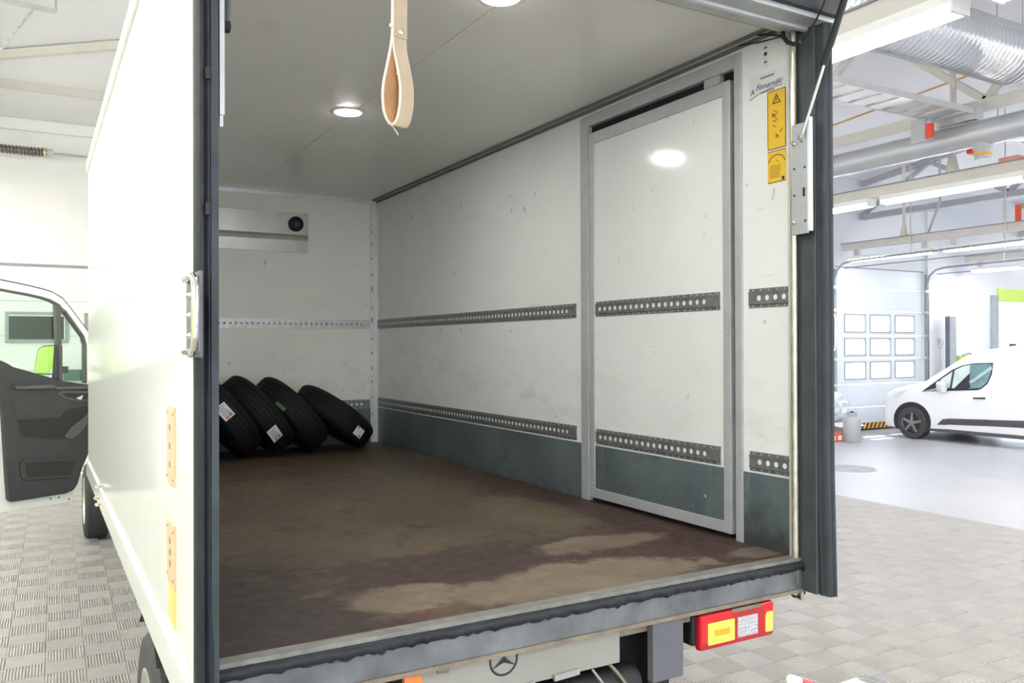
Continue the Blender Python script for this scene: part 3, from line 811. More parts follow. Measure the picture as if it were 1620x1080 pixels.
# rear underside: cream panel with the star emblem, brackets, exhaust, lamps
cpnl = MB().box(-1.63, -0.883, -4.715, -4.700, 0.748, 0.872).build('rear_panel', 'cream_panel', T, bevel=0.003)
LC = P(797, 1043, 1, -4.717); R_ = 0.0525
ring = [(R_, 0), (R_-0.004, 0.003), (R_-0.007, 0)]
MB().lathe(ring+[(R_-0.007, -0.001), (R_, -0.001)], LC, (0, -1, 0), 40, True).build('emblem_ring', 'ink', cpnl)
for k in range(3):
    a = math.radians(90+120*k); tipv = Vector((math.cos(a), 0, math.sin(a))); sd = Vector((-math.sin(a), 0, math.cos(a)))
    s_ = MB(); c0 = LC+Vector((0, -0.004, 0)); base = LC+Vector((0, -0.0005, 0))
    a1 = math.radians(90+120*k+60); a2 = math.radians(90+120*k-60)
    q1 = base+Vector((math.cos(a1), 0, math.sin(a1)))*0.009; q2 = base+Vector((math.cos(a2), 0, math.sin(a2)))*0.009
    tp_ = base+tipv*(R_-0.003)
    s_.add([c0, q1, tp_, q2, base], [(0,1,2),(0,2,3),(1,0,4),(0,3,4)]).build('emblem_star', 'ink', cpnl)
MB().box(-0.752, -0.612, -4.735, -4.70, 0.655, 0.866).build('step_bracket', 'bracket_grey', T, bevel=0.004)
MB().box(-0.90, -0.62, -4.60, -4.55, 0.55, 0.866).build('cross_plate', 'black_gap', T)
tk = MB().lathe([(0, 0), (0.055, 0.005), (0.062, 0.03), (0.062, 0.34), (0.05, 0.37), (0, 0.375)], (-1.16, -4.67, 0.66), (1, 0, 0), 20).build('tow_beam', 'black', T, smooth=True)
MB().box(-1.70, -0.85, -4.68, -4.58, 0.52, 0.70).build('tow_bar', 'black', T, bevel=0.01)
MB().tube([(-0.93, -4.69, 0.76), (-0.90, -4.72, 0.72), (-0.86, -4.74, 0.66), (-0.80, -4.74, 0.60)], 0.006, 6).build('cable', 'rust_edge', T)
MB().tube([(-0.99, -4.70, 0.74), (-0.97, -4.735, 0.70), (-0.955, -4.74, 0.64)], 0.005, 6).build('cable', 'zinc', T)
MB().bar((-1.16, -4.722, 0.752), (-1.06, -4.722, 0.756), 0.012, 0.02).build('bracket', 'zinc', T)
MB().bar((-1.28, -4.722, 0.750), (-1.235, -4.722, 0.752), 0.012, 0.012).build('bracket', 'zinc', T)
MB().box(-0.885, -0.55, -4.70, -4.60, 0.83, 0.868).build('lamp_bracket', 'rust_edge', T)
MB().prism([P(692, 1052, 1, -4.73), P(712, 1050, 1, -4.73), P(710, 1064, 1, -4.73), P(694, 1066, 1, -4.73)], (0, 0.02, 0)).build('rust_tab', 'rust_edge', T)
MB().prism([P(640, 1068, 1, -4.73), P(667, 1062, 1, -4.73), P(668, 1082, 1, -4.73), P(640, 1084, 1, -4.73)], (0, 0.02, 0)).build('orange_tab', 'ink_orange', T)
def tail_lamp(x0, x1, flip):
    y = -4.73; z0, z1 = 0.722, 0.855
    hs = MB().box(x0-0.02, x1-0.02, y+0.02, y+0.10, z0+0.015, z1-0.005).build('tail_lamp', 'black', T, bevel=0.012)
    f = (lambda u: x0+(x1-x0)*u) if not flip else (lambda u: x1-(x1-x0)*u)
    def bx_(u0, u1, v0, v1, ya, yb): return MB().box(f(u0), f(u1), ya, yb, z0+(z1-z0)*v0, z0+(z1-z0)*v1)
    bx_(0, 1, 0, 1, y-0.002, y+0.03).build('red_body', 'red_lens', hs, bevel=0.010)
    bx_(0.02, 0.42, 0.80, 0.97, y-0.004, y).build('red_glow', 'red_on', hs, bevel=0.002)
    bx_(0.02, 0.10, 0.20, 0.82, y-0.004, y).build('red_glow', 'red_on', hs, bevel=0.002)
    bx_(0.86, 0.985, 0.62, 0.97, y-0.004, y).build('red_glow', 'red_on', hs, bevel=0.002)
    bx_(0.10, 0.445, 0.14, 0.74, y-0.007, y).build('indicator', 'amber_on', hs, bevel=0.005)
    bx_(0.17, 0.38, 0.36, 0.54, y-0.0085, y-0.004).build('indicator_core', 'amber_core', hs)
    lens = bx_(0.49, 0.765, 0.16, 0.74, y-0.006, y).build('reverse_lens', 'clear_lens', hs, bevel=0.004)
    g = MB()
    for i in range(6):
        for j in range(5):
            u = 0.505+i*0.043; v = 0.20+j*0.105
            cx = f(u+0.018); cz = z0+(z1-z0)*(v+0.045)
            g.lathe([(0.006, 0), (0.003, 0.002), (0, 0.003)], (cx, y-0.006, cz), (0, -1, 0), 5)
    e_ = g.build('lens_facets', 'headlamp', hs); e_['kind'] = 'stuff'
    bx_(0.875, 0.985, 0.12, 0.74, y-0.006, y+0.025).build('side_indicator', 'amber_on', hs, bevel=0.008)
    bx_(0.42, 0.80, 0.90, 1.0, y-0.0035, y+0.01).build('top_notch', 'rust_edge', hs)
tail_lamp(-0.530, -0.150, False)
tail_lamp(-2.12, -1.74, True)
MB().tube([P(1248, 935, 1, -4.72), P(1256, 943, 1, -4.72), P(1266, 944, 1, -4.72), P(1273, 936, 1, -4.72)], 0.006, 6).build('cable_loop', 'black', T)
MB().box(0.005, 0.02, -4.73, -4.71, 0.83, 0.87).build('pin', 'pole_brass', T)
# rubber-arm outline lamp below the right end and a folded platform tip
o_ = P(1250, 1074, 1, -5.05); q_ = P(1272, 1080, 1, -5.05)
mk = MB().cyl(o_, o_+(q_-o_)*0.62, 0.0165, 16).build('outline_lamp', 'lamp_white', T, smooth=True)
MB().cyl(o_+(q_-o_)*0.62, o_+(q_-o_)*1.5, 0.0165, 16).build('red_end', 'red_lens', mk, smooth=True)
MB().tube([o_+(q_-o_)*0.6, o_+Vector((0, 0.05, -0.12)), o_+Vector((-0.05, 0.22, -0.14)), Vector((o_.x-0.25, 0.1-4.74, 0.50))], 0.012, 8).build('rubber_arm', 'rubber', mk)
MB().box(o_.x-0.30, o_.x-0.20, -4.66, -4.6, 0.45, 0.84).build('arm_bracket', 'black', mk)

# interior decals on the right rear wall panel
def wmat(y, z, s=1.0):                 # text frame on the right wall: reading from -x side, text runs towards -y
    return Matrix(((0, 0, -1, -0.0022), (-1, 0, 0, y), (0, 1, 0, z), (0, 0, 0, 1)))
dec = MB().box(-0.0012, 0, -4.668, -4.472, 2.900, 2.985).build('maker_decal', simple('decal_clear', (0.70, 0.73, 0.70), 0.3, 0, 0.02).m, T)
text('A.', 0.032, wmat(-4.492, 2.918), 'lettering', 'ink', dec, 0.35)
text('Finnamäki', 0.036, wmat(-4.580, 2.930), 'lettering', 'ink_blue', dec, 0.4)
MB().box(-0.0025, 0, -4.61, -4.535, 2.962, 2.970).build('small_print', 'ink_grey', dec)
MB().box(-0.0025, 0, -4.61, -4.535, 2.902, 2.909).build('small_print', 'ink_grey', dec)
MB().tube([(-0.001, -4.472, 2.890), (-0.001, -4.53, 2.905), (-0.001, -4.59, 2.913), (-0.001, -4.655, 2.912)], 0.0018, 6).build('underline', 'ink_red', dec)
vd = MB().box(-0.001, 0, -4.575, -4.552, 3.0, 3.10).build('height_decal', 'decal_clear', T)
for z_, h_ in ((3.085, 0.006), (3.055, 0.014), (3.025, 0.006)):
    MB().box(-0.002, 0, -4.571, -4.556, z_, z_+h_).build('mark', 'ink', vd)
yl = MB().box(-0.0015, 0, -4.670, -4.573, 2.655, 2.897).build('warning_decal', 'yellow_label', T)
MB().box(-0.0015, 0, -4.670, -4.573, 2.517, 2.648).build('lower_field', 'yellow_label', yl)
yc = -4.6215
for z0_, z1_ in ((2.655, 2.658), (2.894, 2.897), (2.517, 2.520), (2.645, 2.648)):
    MB().box(-0.002, 0, -4.670, -4.573, z0_, z1_).build('border', 'ink_brown', yl)
for y0_ in (-4.670, -4.576):
    MB().box(-0.002, 0, y0_, y0_+0.003, 2.655, 2.897).build('border', 'ink_brown', yl)
def tri(c, r): return [Vector((-0.0015, c[0]+r*math.cos(a), c[1]+r*math.sin(a))) for a in (math.radians(90), math.radians(210), math.radians(330))]
MB().ringprism(tri((yc, 2.855), 0.027), tri((yc, 2.855), 0.018), (-0.001, 0, 0)).build('warning_triangle', 'ink_brown', yl)
MB().box(-0.0024, 0, yc-0.002, yc+0.002, 2.850, 2.866).build('exclamation', 'ink_brown', yl)
for zc in (2.805, 2.762, 2.712):
    for k in range(4):
        p_ = Vector((-0.002, yc+random.uniform(-0.022, 0.022), zc+random.uniform(-0.014, 0.014)))
        MB().bar(p_, p_+Vector((0, random.uniform(-0.022, 0.022), random.uniform(-0.016, 0.016))), 0.002, 0.004, (1, 0, 0)).build('pictogram', 'ink_brown', yl)
MB().tube([Vector((-0.0015, yc+0.045*math.cos(a), 2.590+0.040*math.sin(a))) for a in [math.radians(15+15*k) for k in range(11)]], 0.0018, 5).build('gauge_arc', 'ink_brown', yl)
MB().bar((-0.002, yc, 2.606), (-0.002, yc-0.012, 2.600), 0.002, 0.003, (1, 0, 0)).build('pictogram', 'ink_brown', yl)
MB().box(-0.0022, 0, -4.640, -4.585, 2.535, 2.590).build('text_block', 'yellow_dark', yl)
MB().box(-0.0022, 0, -4.662, -4.648, 2.522, 2.537).build('mark', 'ink', yl)
# black cable looped round the pole at the top right corner
MB().tube([P(1152, 55, 0, -0.02), P(1200, 55, 0, -0.03), P(1234, 56, 0, -0.04), P(1240, 62, 0, -0.05), P(1252, 69, 0, -0.06), P(1266, 66, 0, -0.05), P(1280, 52, 0, -0.05), P(1292, 30, 0, -0.05), P(1304, 5, 0, -0.05), P(1310, -20, 0, -0.05)], 0.0045, 6).build('cable', 'black', T)
MB().tube([P(1150, 75, 0, -0.01), P(1200, 67, 0, -0.02), P(1236, 58, 0, -0.04), P(1238, 45, 0, -0.04)], 0.003, 6).build('cable', 'black', T)
MB().tube([P(1238, 42, 0, -0.05), P(1239, 58, 0, -0.05), P(1246, 67, 0, -0.05), P(1256, 70, 0, -0.06), P(1266, 66, 0, -0.06)], 0.009, 8).build('cable_sleeve', 'rubber', T)

# grab handles on both rear corners
def handle(x, sgn, z0, z1):
    out = Vector((sgn, 0, 0))
    p = Vector((x, -4.80, 0))
    pts = [p+Vector((0, 0, z0)), p+out*0.030+Vector((0, 0, z0)), p+out*0.045+Vector((0, 0, z0+0.012)), p+out*0.050+Vector((0, 0, z0+0.03)),
           p+out*0.050+Vector((0, 0, z1-0.03)), p+out*0.045+Vector((0, 0, z1-0.012)), p+out*0.030+Vector((0, 0, z1)), p+Vector((0, 0, z1))]
    h = MB().tube(pts, 0.008, 10).build('grab_handle', 'chrome', T, smooth=True)
    for z_ in (z0, z1): MB().box(x-0.006, x+0.006, -4.83, -4.77, z_-0.02, z_+0.02).build('foot', 'alu', h)
    return h
handle(0.075, 1, 1.82, 1.975)
hy = -4.79
hz0, hz1 = 1.835, 2.015
hx = -W-0.078
fy, by = P(293, 500, 0, hx-0.010).y, P(308.5, 500, 0, hx-0.018).y
hh = MB().tube([(hx+0.004, fy, hz0), (hx-0.014, fy-0.02, hz0), (hx-0.018, by+0.04, hz0), (hx-0.018, by+0.01, hz0+0.012), (hx-0.018, by, hz0+0.035), (hx-0.018, by, hz1-0.035), (hx-0.018, by+0.01, hz1-0.012), (hx-0.018, by+0.04, hz1), (hx-0.014, fy-0.02, hz1), (hx+0.004, fy, hz1)], 0.0085, 10).build('grab_handle', 'chrome', T, smooth=True)
MB().box(hx-0.003, hx+0.004, by+0.03, fy+0.03, hz0-0.012, hz1+0.012).build('backing_plate', 'bracket_grey', hh)
for z_ in (hz0+0.04, (hz0+hz1)/2, hz1-0.04):
    MB().lathe([(0.010, 0), (0.004, 0.010), (0, 0.012)], (hx-0.003, fy-0.03, z_), (-1, 0, 0), 8).build('screw', 'zinc', hh)
# reflector plates and yellow marking on the left side
for z0_, z1_ in ((1.445, 1.675), (1.155, 1.335)):
    m_ = MB().box(-W-0.072, -W-0.064, -4.495, -4.355, z0_, z1_).build('marker_plate', 'peach', T, bevel=0.002)
    for y_, z_ in ((-4.485, z0_+0.02), (-4.485, z1_-0.02), (-4.365, z0_+0.02), (-4.365, z1_-0.02), (-4.425, (z0_+z1_)/2)):
        MB().lathe([(0, 0.003), (0.006, 0)], (-W-0.072, y_, z_), (-1, 0, 0), 6).build('screw', 'rust_edge', m_)
    for k in range(3):
        z_ = z0_+0.05+k*(z1_-z0_-0.1)/2.4
        MB().box(-W-0.0735, -W-0.07, -4.432, -4.415, z_, z_+0.018).build('mark', 'rust_edge', m_)
MB().box(-W-0.068, -W-0.064, -4.495, -4.36, 1.04, 1.152).build('marking_tape', 'yellow_side', T)
MB().box(-W-0.0665, -W-0.064, -4.50, -4.44, 1.69, 1.86).build('pale_decal', simple('pale_yellow', (0.84, 0.82, 0.66), 0.3, 0, 0.02).m, T)

# side guard, chassis, wheels
gx = -W-0.072
ye_ = P(219, 940, 0, gx).y
MB().prism([(gx, -0.25, 0.875), (gx, ye_, 0.875), (gx, ye_, P(219, 958, 0, gx).z), (gx, -0.35, P(219, 958, 0, gx).z+0.02)], (0.02, 0, 0)).build('side_guard', 'white_paint', T)
for x_ in (-1.62, -0.61): MB().box(x_-0.04, x_+0.04, -4.55, 2.0, 0.66, 0.86).build('chassis_rail', 'black', T)
for y_ in (-4.2, -2.6, -1.2, 0.0): MB().box(-2.2, -0.03, y_-0.04, y_+0.04, 0.86, 0.942).build('cross_member', 'bracket_grey', T)
MB().cyl((-2.0, -3.5, 0.36), (-0.23, -3.5, 0.36), 0.06, 12).build('rear_axle', 'black', T)
MB().cyl((-1.95, 2.0, 0.36), (-0.28, 2.0, 0.36), 0.05, 12).build('front_axle', 'black', T)
def road_wheel(x, y, s, w=0.20, r=0.36):
    hw = w/2
    prof = [(0.22, -hw), (0.30, -hw-0.008), (r-0.02, -hw), (r, -hw+0.02), (r, hw-0.02), (r-0.02, hw), (0.30, hw+0.008), (0.22, hw)]
    t_ = MB().lathe(prof, (x, y, r-0.002), (s, 0, 0), 36, True).build('wheel', 'tyre_worn', T, smooth=True)
    MB().lathe([(0, hw-0.02), (0.07, hw-0.02), (0.09, hw-0.07), (0.18, hw-0.06), (0.215, hw+0.005), (0.225, hw+0.004), (0.222, -hw)], (x, y, r-0.002), (s, 0, 0), 28).build('rim', 'rim_silver', t_, smooth=True)
for s, x in ((-1, -2.165), (1, -0.065)):
    road_wheel(x, -3.5, s); road_wheel(x+s*0.0-s*0.23, -3.5, s); road_wheel(x+(0.03 if s < 0 else -0.03), 2.05, s)
    pts = []
    ar = []
    for k in range(11):
        a = math.radians(20+14*k); ar.append((math.cos(a), math.sin(a)))
    ar = ar[2:-2]
    rows = [[Vector((x-0.10, -3.5+0.44*c, 0.36+0.44*s_)) for c, s_ in ar], [Vector((x+0.12, -3.5+0.44*c, 0.36+0.44*s_)) for c, s_ in ar]]
    MB().grid(rows).build('mudguard', 'black', T, fixn=False)
MB().box(-W-0.03, -W+0.17, -3.985, -3.975, 0.36, 0.85).build('mud_flap', 'rubber', T)
MB().box(-W-0.03, -W-0.01, -3.0, -2.90, 0.72, 0.9).build('bracket', 'lime_dark', T)
for k, (px, py) in enumerate(((151, 788), (153, 798), (153, 770))):  # small brass-coloured reflector brackets at the front of the box
    p_ = P(px, py, 0, -2.33)
    MB().lathe([(0, -0.016), (0.009, -0.016), (0.011, 0), (0.009, 0.016), (0, 0.016)], p_, (0, 1, 0), 10).build('reflector_bracket', 'brass', T, smooth=True)
    MB().cyl(p_, (-2.22, p_.y, p_.z+0.02), 0.010, 6).build('reflector_arm', 'zinc', T)

# ------------------------------------------------------------------ vehicle bodies (lofted cross-sections)
def loft(xc, y_of, stations, tumble, zbelt):
    """stations: (s, half width, z bottom, z top, crown)"""
    rows = []
    for s, w, zb, zt, cr_ in stations:
        y = y_of(s); sec = []
        zb1 = zb+0.10
        def wx(z): return w-max(0, z-zbelt)*tumble
        zs = [zb1+(zt-0.06-zb1)*k/6 for k in range(7)]
        half = [(w*0.86, zb), (w*0.97, zb+0.03)]+[(wx(z), z) for z in zs]+[(wx(zt)-0.035, zt-0.02), (wx(zt)-0.10, zt), (wx(zt)*0.5, zt+cr_*0.75), (0, zt+cr_)]
        full = [(x, z) for x, z in half]+[(-x, z) for x, z in half[-2::-1]]
        rows.append([Vector((xc+x, y, z)) for x, z in full])
    b = MB(); b.grid(rows)
    m = len(rows[0])
    for base in (0, (len(rows)-1)*m): b.f.append(tuple(base+i for i in range(m)))
    for i in range(len(rows)-1): b.f.append((i*m, i*m+m-1, (i+1)*m+m-1, (i+1)*m))   # underside
    return b

# cab of the box truck (mostly behind the box)
CABX = -1.115
cab_st = [(0.0, 0.72, 0.45, 0.98, 0.02), (0.06, 0.86, 0.38, 1.10, 0.03), (0.30, 0.96, 0.36, 1.22, 0.04), (0.62, 0.99, 0.36, 1.34, 0.04), (0.95, 1.0, 0.38, 1.62, 0.04), (1.40, 1.0, 0.40, 2.12, 0.05), (1.70, 1.0, 0.42, 2.30, 0.06), (2.2, 1.0, 0.45, 2.36, 0.06), (2.72, 1.0, 0.5, 2.36, 0.06)]
MB_cab = loft(CABX, lambda s: 2.90-s, cab_st, 0.14, 1.35)
cab = MB_cab.build('cab', 'white_paint', T, smooth=True)
MB().prism([(CABX-0.83, 2.06, 1.46), (CABX+0.83, 2.06, 1.46), (CABX+0.74, 1.50, 2.10), (CABX-0.74, 1.50, 2.10)], (0, 0.035, 0.02)).build('windscreen', 'brown_window', cab)
MB().prism([(CABX+0.985, 1.75, 1.42), (CABX+0.985, 0.75, 1.42), (CABX+0.90, 0.75, 2.12), (CABX+0.90, 1.35, 2.12)], (0.02, 0, 0)).build('side_window', 'brown_window', cab)
MB().box(CABX-0.96, CABX-0.90, 0.42, 1.48, 0.55, 1.42).build('door_opening', 'charcoal_deep', cab)

# the open driver door, built on its own plane
HNG, FREE = Vector((-2.115, 1.42, 0)), Vector((-3.03, 0.93, 0))
ddir = (FREE-HNG).normalized(); dn = Vector((-ddir.y, ddir.x, 0))
if dn.dot(CAM-HNG) < 0: dn = -dn                      # dn points to the camera (inside face of the door)
def D(pts, off=0.0): return [Pp(x, y, HNG, dn)+dn*off for x, y in pts]
def resample(pts, n):
    pts = [Vector((p[0], p[1], 0)) for p in pts]; pts.append(pts[0])
    L = [0]
    for a, c in zip(pts, pts[1:]): L.append(L[-1]+(c-a).length)
    out = []
    for k in range(n):
        t = L[-1]*k/n
        i = max(j for j in range(len(L)-1) if L[j] <= t+1e-9)
        u = (t-L[i])/max(1e-9, L[i+1]-L[i]); p = pts[i].lerp(pts[i+1], u); out.append((p.x, p.y))
    return out
shell_low = [(-26, 556), (5.3, 572), (17.6, 579), (52.8, 589), (90.5, 600), (137, 607), (160, 612), (160, 700), (139, 712), (126, 745), (115.5, 779), (115, 794), (0, 811), (-26, 814)]
door = MB().prism(D(shell_low), -dn*0.07).build('cab_door', 'white_paint', T, bevel=0.008)
frame_top_o = [(-26, 439), (0, 443), (44, 452), (70, 458.5), (84, 463), (98.5, 472), (114, 491), (140, 526), (160, 553), (160, 612)]
frame_top_i = [(-26, 452), (0, 456), (44, 464), (66, 469), (80, 473.5), (94, 481), (108, 496), (133, 531), (137, 545), (137, 612)]
fb = MB()
for k in range(len(frame_top_o)-1):
    fb.prism(D([frame_top_o[k], frame_top_o[k+1], frame_top_i[k+1], frame_top_i[k]]), -dn*0.06)
fb.box(0, 0, 0, 0, 0, 0) if False else None
fb.build('window_frame', 'white_paint', door)
def strip(pts_a, pts_b, off, th, name, mat, par):
    b = MB()
    for k in range(len(pts_a)-1): b.prism(D([pts_a[k], pts_a[k+1], pts_b[k+1], pts_b[k]], off), -dn*th)
    return b.build(name, mat, par)
strip(frame_top_o, [(x+1.0*(i > 4), y-2.2) for i, (x, y) in enumerate(frame_top_o)], -0.01, 0.05, 'outer_seal', 'charcoal_trim', door)
strip(frame_top_i[:6], [(x, y+3.2) for x, y in frame_top_i[:6]], 0.004, 0.05, 'window_seal', 'charcoal_light', door)
strip([(94, 490), (98, 488), (103.5, 490), (108, 496), (133, 531), (137, 545), (137, 606)], [(97.5, 494), (99.5, 492), (102.5, 494), (105.5, 499), (130.5, 533), (134, 546), (134, 606)], 0.004, 0.05, 'quarter_seal', 'charcoal_light', door)
MB().prism(D([(88, 479), (95, 482), (99, 602), (92, 602)], 0.006), -dn*0.05).build('window_divider', 'charcoal_light', door)
MB().prism(D([(-26, 454), (44, 466), (88, 478), (92, 600), (52, 589), (5, 572), (-26, 556)], -0.035), -dn*0.004).build('window_glass', 'cab_glass', door)
MB().prism(D([(96, 489), (104, 491), (134, 532), (136, 606), (99, 602)], -0.035), -dn*0.004).build('quarter_glass', 'cab_glass', door)
trim = [(-26, 560), (5.3, 573), (17.6, 580), (52.8, 590), (90.5, 601), (137, 608), (160, 613), (160, 690), (139, 710), (126, 741), (119, 765), (113, 774), (100, 780), (13, 793.5), (8.5, 790), (5, 745), (0, 660), (-8, 610), (-26, 600)]
tr = MB().prism(D(trim, 0.045), -dn*0.05).build('door_trim', 'charcoal_trim', door, bevel=0.012, seg=3)
MB().prism(D([(11, 618), (16, 613), (80, 610), (92, 612), (160, 611), (160, 645), (136, 652), (118, 668), (104, 688), (94, 695.5), (34, 692), (26, 684), (18, 650)], 0.052), -dn*0.02).build('armrest_panel', 'charcoal_trim', tr, bevel=0.008)
MB().prism(D([(15, 611), (78, 608), (81, 612), (78, 614.5), (18, 615.5)], 0.085), -dn*0.05).build('armrest_top', 'charcoal_light', tr, bevel=0.006)
MB().prism(D([(78, 612), (141, 609.5), (160, 609), (160, 614), (84, 616)], 0.07), -dn*0.03).build('armrest_top', 'charcoal_light', tr, bevel=0.004)
MB().prism(D([(24, 663), (90, 659), (100, 648), (132, 642), (134, 650), (118, 668), (104, 688), (92, 692), (36, 690), (27, 680)], 0.056), -dn*0.02).build('recess', 'charcoal_deep', tr, bevel=0.003)
MB().prism(D([(100, 692), (96, 690), (106, 676), (138, 651), (146, 648), (134, 668), (118, 687), (108, 694)], 0.068), -dn*0.03).build('grab_strut', 'charcoal_light', tr, bevel=0.006)
MB().prism(D([(85, 622), (92, 617.5), (138, 618), (160, 618), (160, 634), (112, 634), (94, 629)], 0.060), -dn*0.01).build('handle_bezel', 'charcoal_light', tr, bevel=0.004)
MB().prism(D([(92, 623), (99, 621), (137, 622), (137, 631), (116, 631), (98, 627)], 0.064), -dn*0.01).build('handle_recess', 'charcoal_deep', tr)
MB().prism(D([(113, 629), (125, 624), (122, 632), (116, 631)], 0.072), -dn*0.012).build('inner_handle', 'chrome', tr, bevel=0.003)
pk = MB().prism(D([(27, 732), (32, 727), (116, 723), (118, 728), (108, 752), (102, 755), (34, 759), (28, 754)], 0.060), -dn*0.016).build('door_pocket', 'charcoal_trim', tr, bevel=0.006)
MB().prism(D([(33, 730), (113, 727), (104, 750), (36, 755)], 0.0615), -dn*0.004).build('pocket_opening', 'charcoal_deep', pk)
for x_, y_ in ((80, 788), (93, 786.5), (109, 789)):
    MB().prism(D([(x_-1, y_-1), (x_+1, y_-1), (x_+1, y_+1.5), (x_-1, y_+1.5)], 0.003), -dn*0.004).build('drain_plug', 'black', door)
# wing mirror outside the door, seen through the glass
mo = -0.16
mn = Vector((-0.62, -0.78, 0.0)).normalized()
mctr = D([(71, 570)], mo)[0]
mc = MB().prism([Pp(x, y, mctr, mn)-mn*0.003 for x, y in [(53.5, 590), (54.5, 575), (57.5, 556), (61, 549.5), (67, 546.5), (86, 545), (88, 548), (88, 600), (80, 598), (54, 592)]], -mn*0.09).build('wing_mirror', 'charcoal_trim', door, bevel=0.01)
def tilt(pts, mat, nm):
    c = mctr
    MB().prism([Pp(x, y, c, mn) for x, y in pts], mn*0.004).build(nm, mat, mc)
tilt([(55.5, 590), (57, 574), (60, 556), (63.5, 550.5), (68, 548.3), (86, 547), (83.5, 590.5)], 'mirror', 'mirror_glass')
tilt([(62, 592), (83, 592.5), (82.5, 597), (78, 598), (64, 594)], 'mirror', 'wide_angle_glass')
MB().bar(D([(88, 585)], mo-0.05)[0], D([(125, 585)], mo-0.02)[0], 0.03, 0.06).build('mirror_arm', 'charcoal_trim', mc)
MB().bar(D([(92, 585)], mo-0.05)[0], D([(92, 604)], -0.05)[0], 0.05, 0.05).build('mirror_foot', 'charcoal_trim', mc)
MB().bar(D([(158, 640)], -0.03)[0], Vector((-2.06, 1.46, D([(158, 640)])[0].z)), 0.05, 0.08).build('door_hinge', 'black', door)
MB().bar(D([(158, 690)], -0.03)[0], Vector((-2.06, 1.46, D([(158, 690)])[0].z)), 0.05, 0.08).build('door_hinge', 'black', door)

# ------------------------------------------------------------------ leather pull strap hanging from the hatch
SY = -5.0
def S(px, py, dy=0.0): return P(px, py, 1, SY+dy)
strap = thing('pull_strap', S(630, 200), 'tan leather loop strap with a steel rivet hanging in the opening', 'strap')
hatch_z = 3.25+(4.90-4.90+0.10)*0.54
axis_w = (cR0*0.66+Vector((cF.x, cF.y, 0))*0.75).normalized()          # width direction of the leather band
def band(center, w, th, name, mat, par, side):
    """band swept along the centre line; side = axis of the width"""
    rows = []
    n = len(center)
    for i, c in enumerate(center):
        t = (center[min(i+1, n-1)]-center[max(i-1, 0)]).normalized(); nn = t.cross(side).normalized()
        rows.append([c-side*w/2-nn*th/2, c+side*w/2-nn*th/2, c+side*w/2+nn*th/2, c-side*w/2+nn*th/2])
    b = MB(); b.grid(rows, True); b.f += [(0, 1, 2, 3), tuple((n-1)*4+k for k in range(4))]
    return b.build(name, mat, par, smooth=True)
SW = 0.048
off = axis_w*(SW/2)
# loop outline traced on its near edge (pixels), closed at the rivet
loop = [(620, 52), (617, 75), (611, 105), (606, 130), (604.5, 150), (606, 172), (611, 188), (617, 196), (622.5, 195), (628, 184), (631.5, 165), (632.5, 145), (631, 125), (626.5, 100), (621.5, 75), (620.5, 52)]
import itertools
def smooth_path(pts, k=4):
    out = []
    n = len(pts)
    for i in range(n-1):
        p0, p1, p2, p3 = pts[max(i-1, 0)], pts[i], pts[i+1], pts[min(i+2, n-1)]
        for j in range(k):
            t = j/k
            out.append(tuple(0.5*((2*p1[d])+(-p0[d]+p2[d])*t+(2*p0[d]-5*p1[d]+4*p2[d]-p3[d])*t*t+(-p0[d]+3*p1[d]-3*p2[d]+p3[d])*t**3) for d in range(2)))
    out.append(pts[-1]); return out
lp = [S(*p)+off for p in smooth_path(loop)]
band(lp, SW, 0.0042, 'loop', 'leather', strap, axis_w)
inner = [S(*p)+off for p in smooth_path([(620.6, 66), (619.4, 80), (614.0, 106), (609.2, 130), (607.6, 150), (609.0, 170), (613.0, 185), (617.5, 192)])]
band(inner, SW*0.985, 0.0012, 'loop_lining', 'leather_inner', strap, axis_w)
ed_ = [S(*p)-axis_w*0.0006 for p in smooth_path(loop)]
b = MB()
n = len(ed_)
rows = []
for i, c in enumerate(ed_):
    t = (ed_[min(i+1, n-1)]-ed_[max(i-1, 0)]).normalized(); nn = t.cross(axis_w).normalized()
    rows.append([c-nn*0.0026, c-nn*0.0026+axis_w*0.004, c+nn*0.0026+axis_w*0.004, c+nn*0.0026])
b.grid(rows, True); b.build('cut_edge', 'leather_edge', strap, smooth=True)
up1 = [S(620.5, 56), S(620.5, 20), S(621, -30), S(622, -120)]
top = Vector((S(622, -120).x, SY, hatch_z+0.02))
up1 = [p+off for p in up1]+[top+off]
band(up1, SW, 0.0085, 'strap_band', 'leather', strap, axis_w)
band([p-axis_w*(SW/2-0.0005) for p in up1], 0.002, 0.0088, 'band_edge', 'leather_edge', strap, axis_w)
ra = S(634, 47)+axis_w*0.004
nrm_s = Vector((axis_w.y, -axis_w.x, 0)); nrm_s = nrm_s if nrm_s.dot(CAM-ra) > 0 else -nrm_s
rc = S(620.5, 47)+axis_w*(SW*0.52)+nrm_s*0.0042
MB().lathe([(0.0085, 0), (0.0085, 0.002), (0.005, 0.0045), (0, 0.005)], rc, nrm_s, 16).build('rivet', 'chrome', strap, smooth=True)
MB().tube([S(617, 196), S(622, 201), S(627, 208), S(630, 214)], 0.0011, 5).build('loose_thread', 'leather_edge', strap)
fz = [(618, 40, 4), (629.5, 116, 5)]
for x_, y_, s_ in fz:
    MB().lathe([(0, -0.006), (0.003, -0.004), (0.0038, 0), (0.003, 0.004), (0, 0.006)], S(x_, y_), (0, 0, 1), 7).build('frayed_edge', 'leather_edge', strap)
st_ = [S(*p)+axis_w*(SW*0.95)+nrm_s*0.001 for p in ((641, 140), (640, 150), (641, 163))]

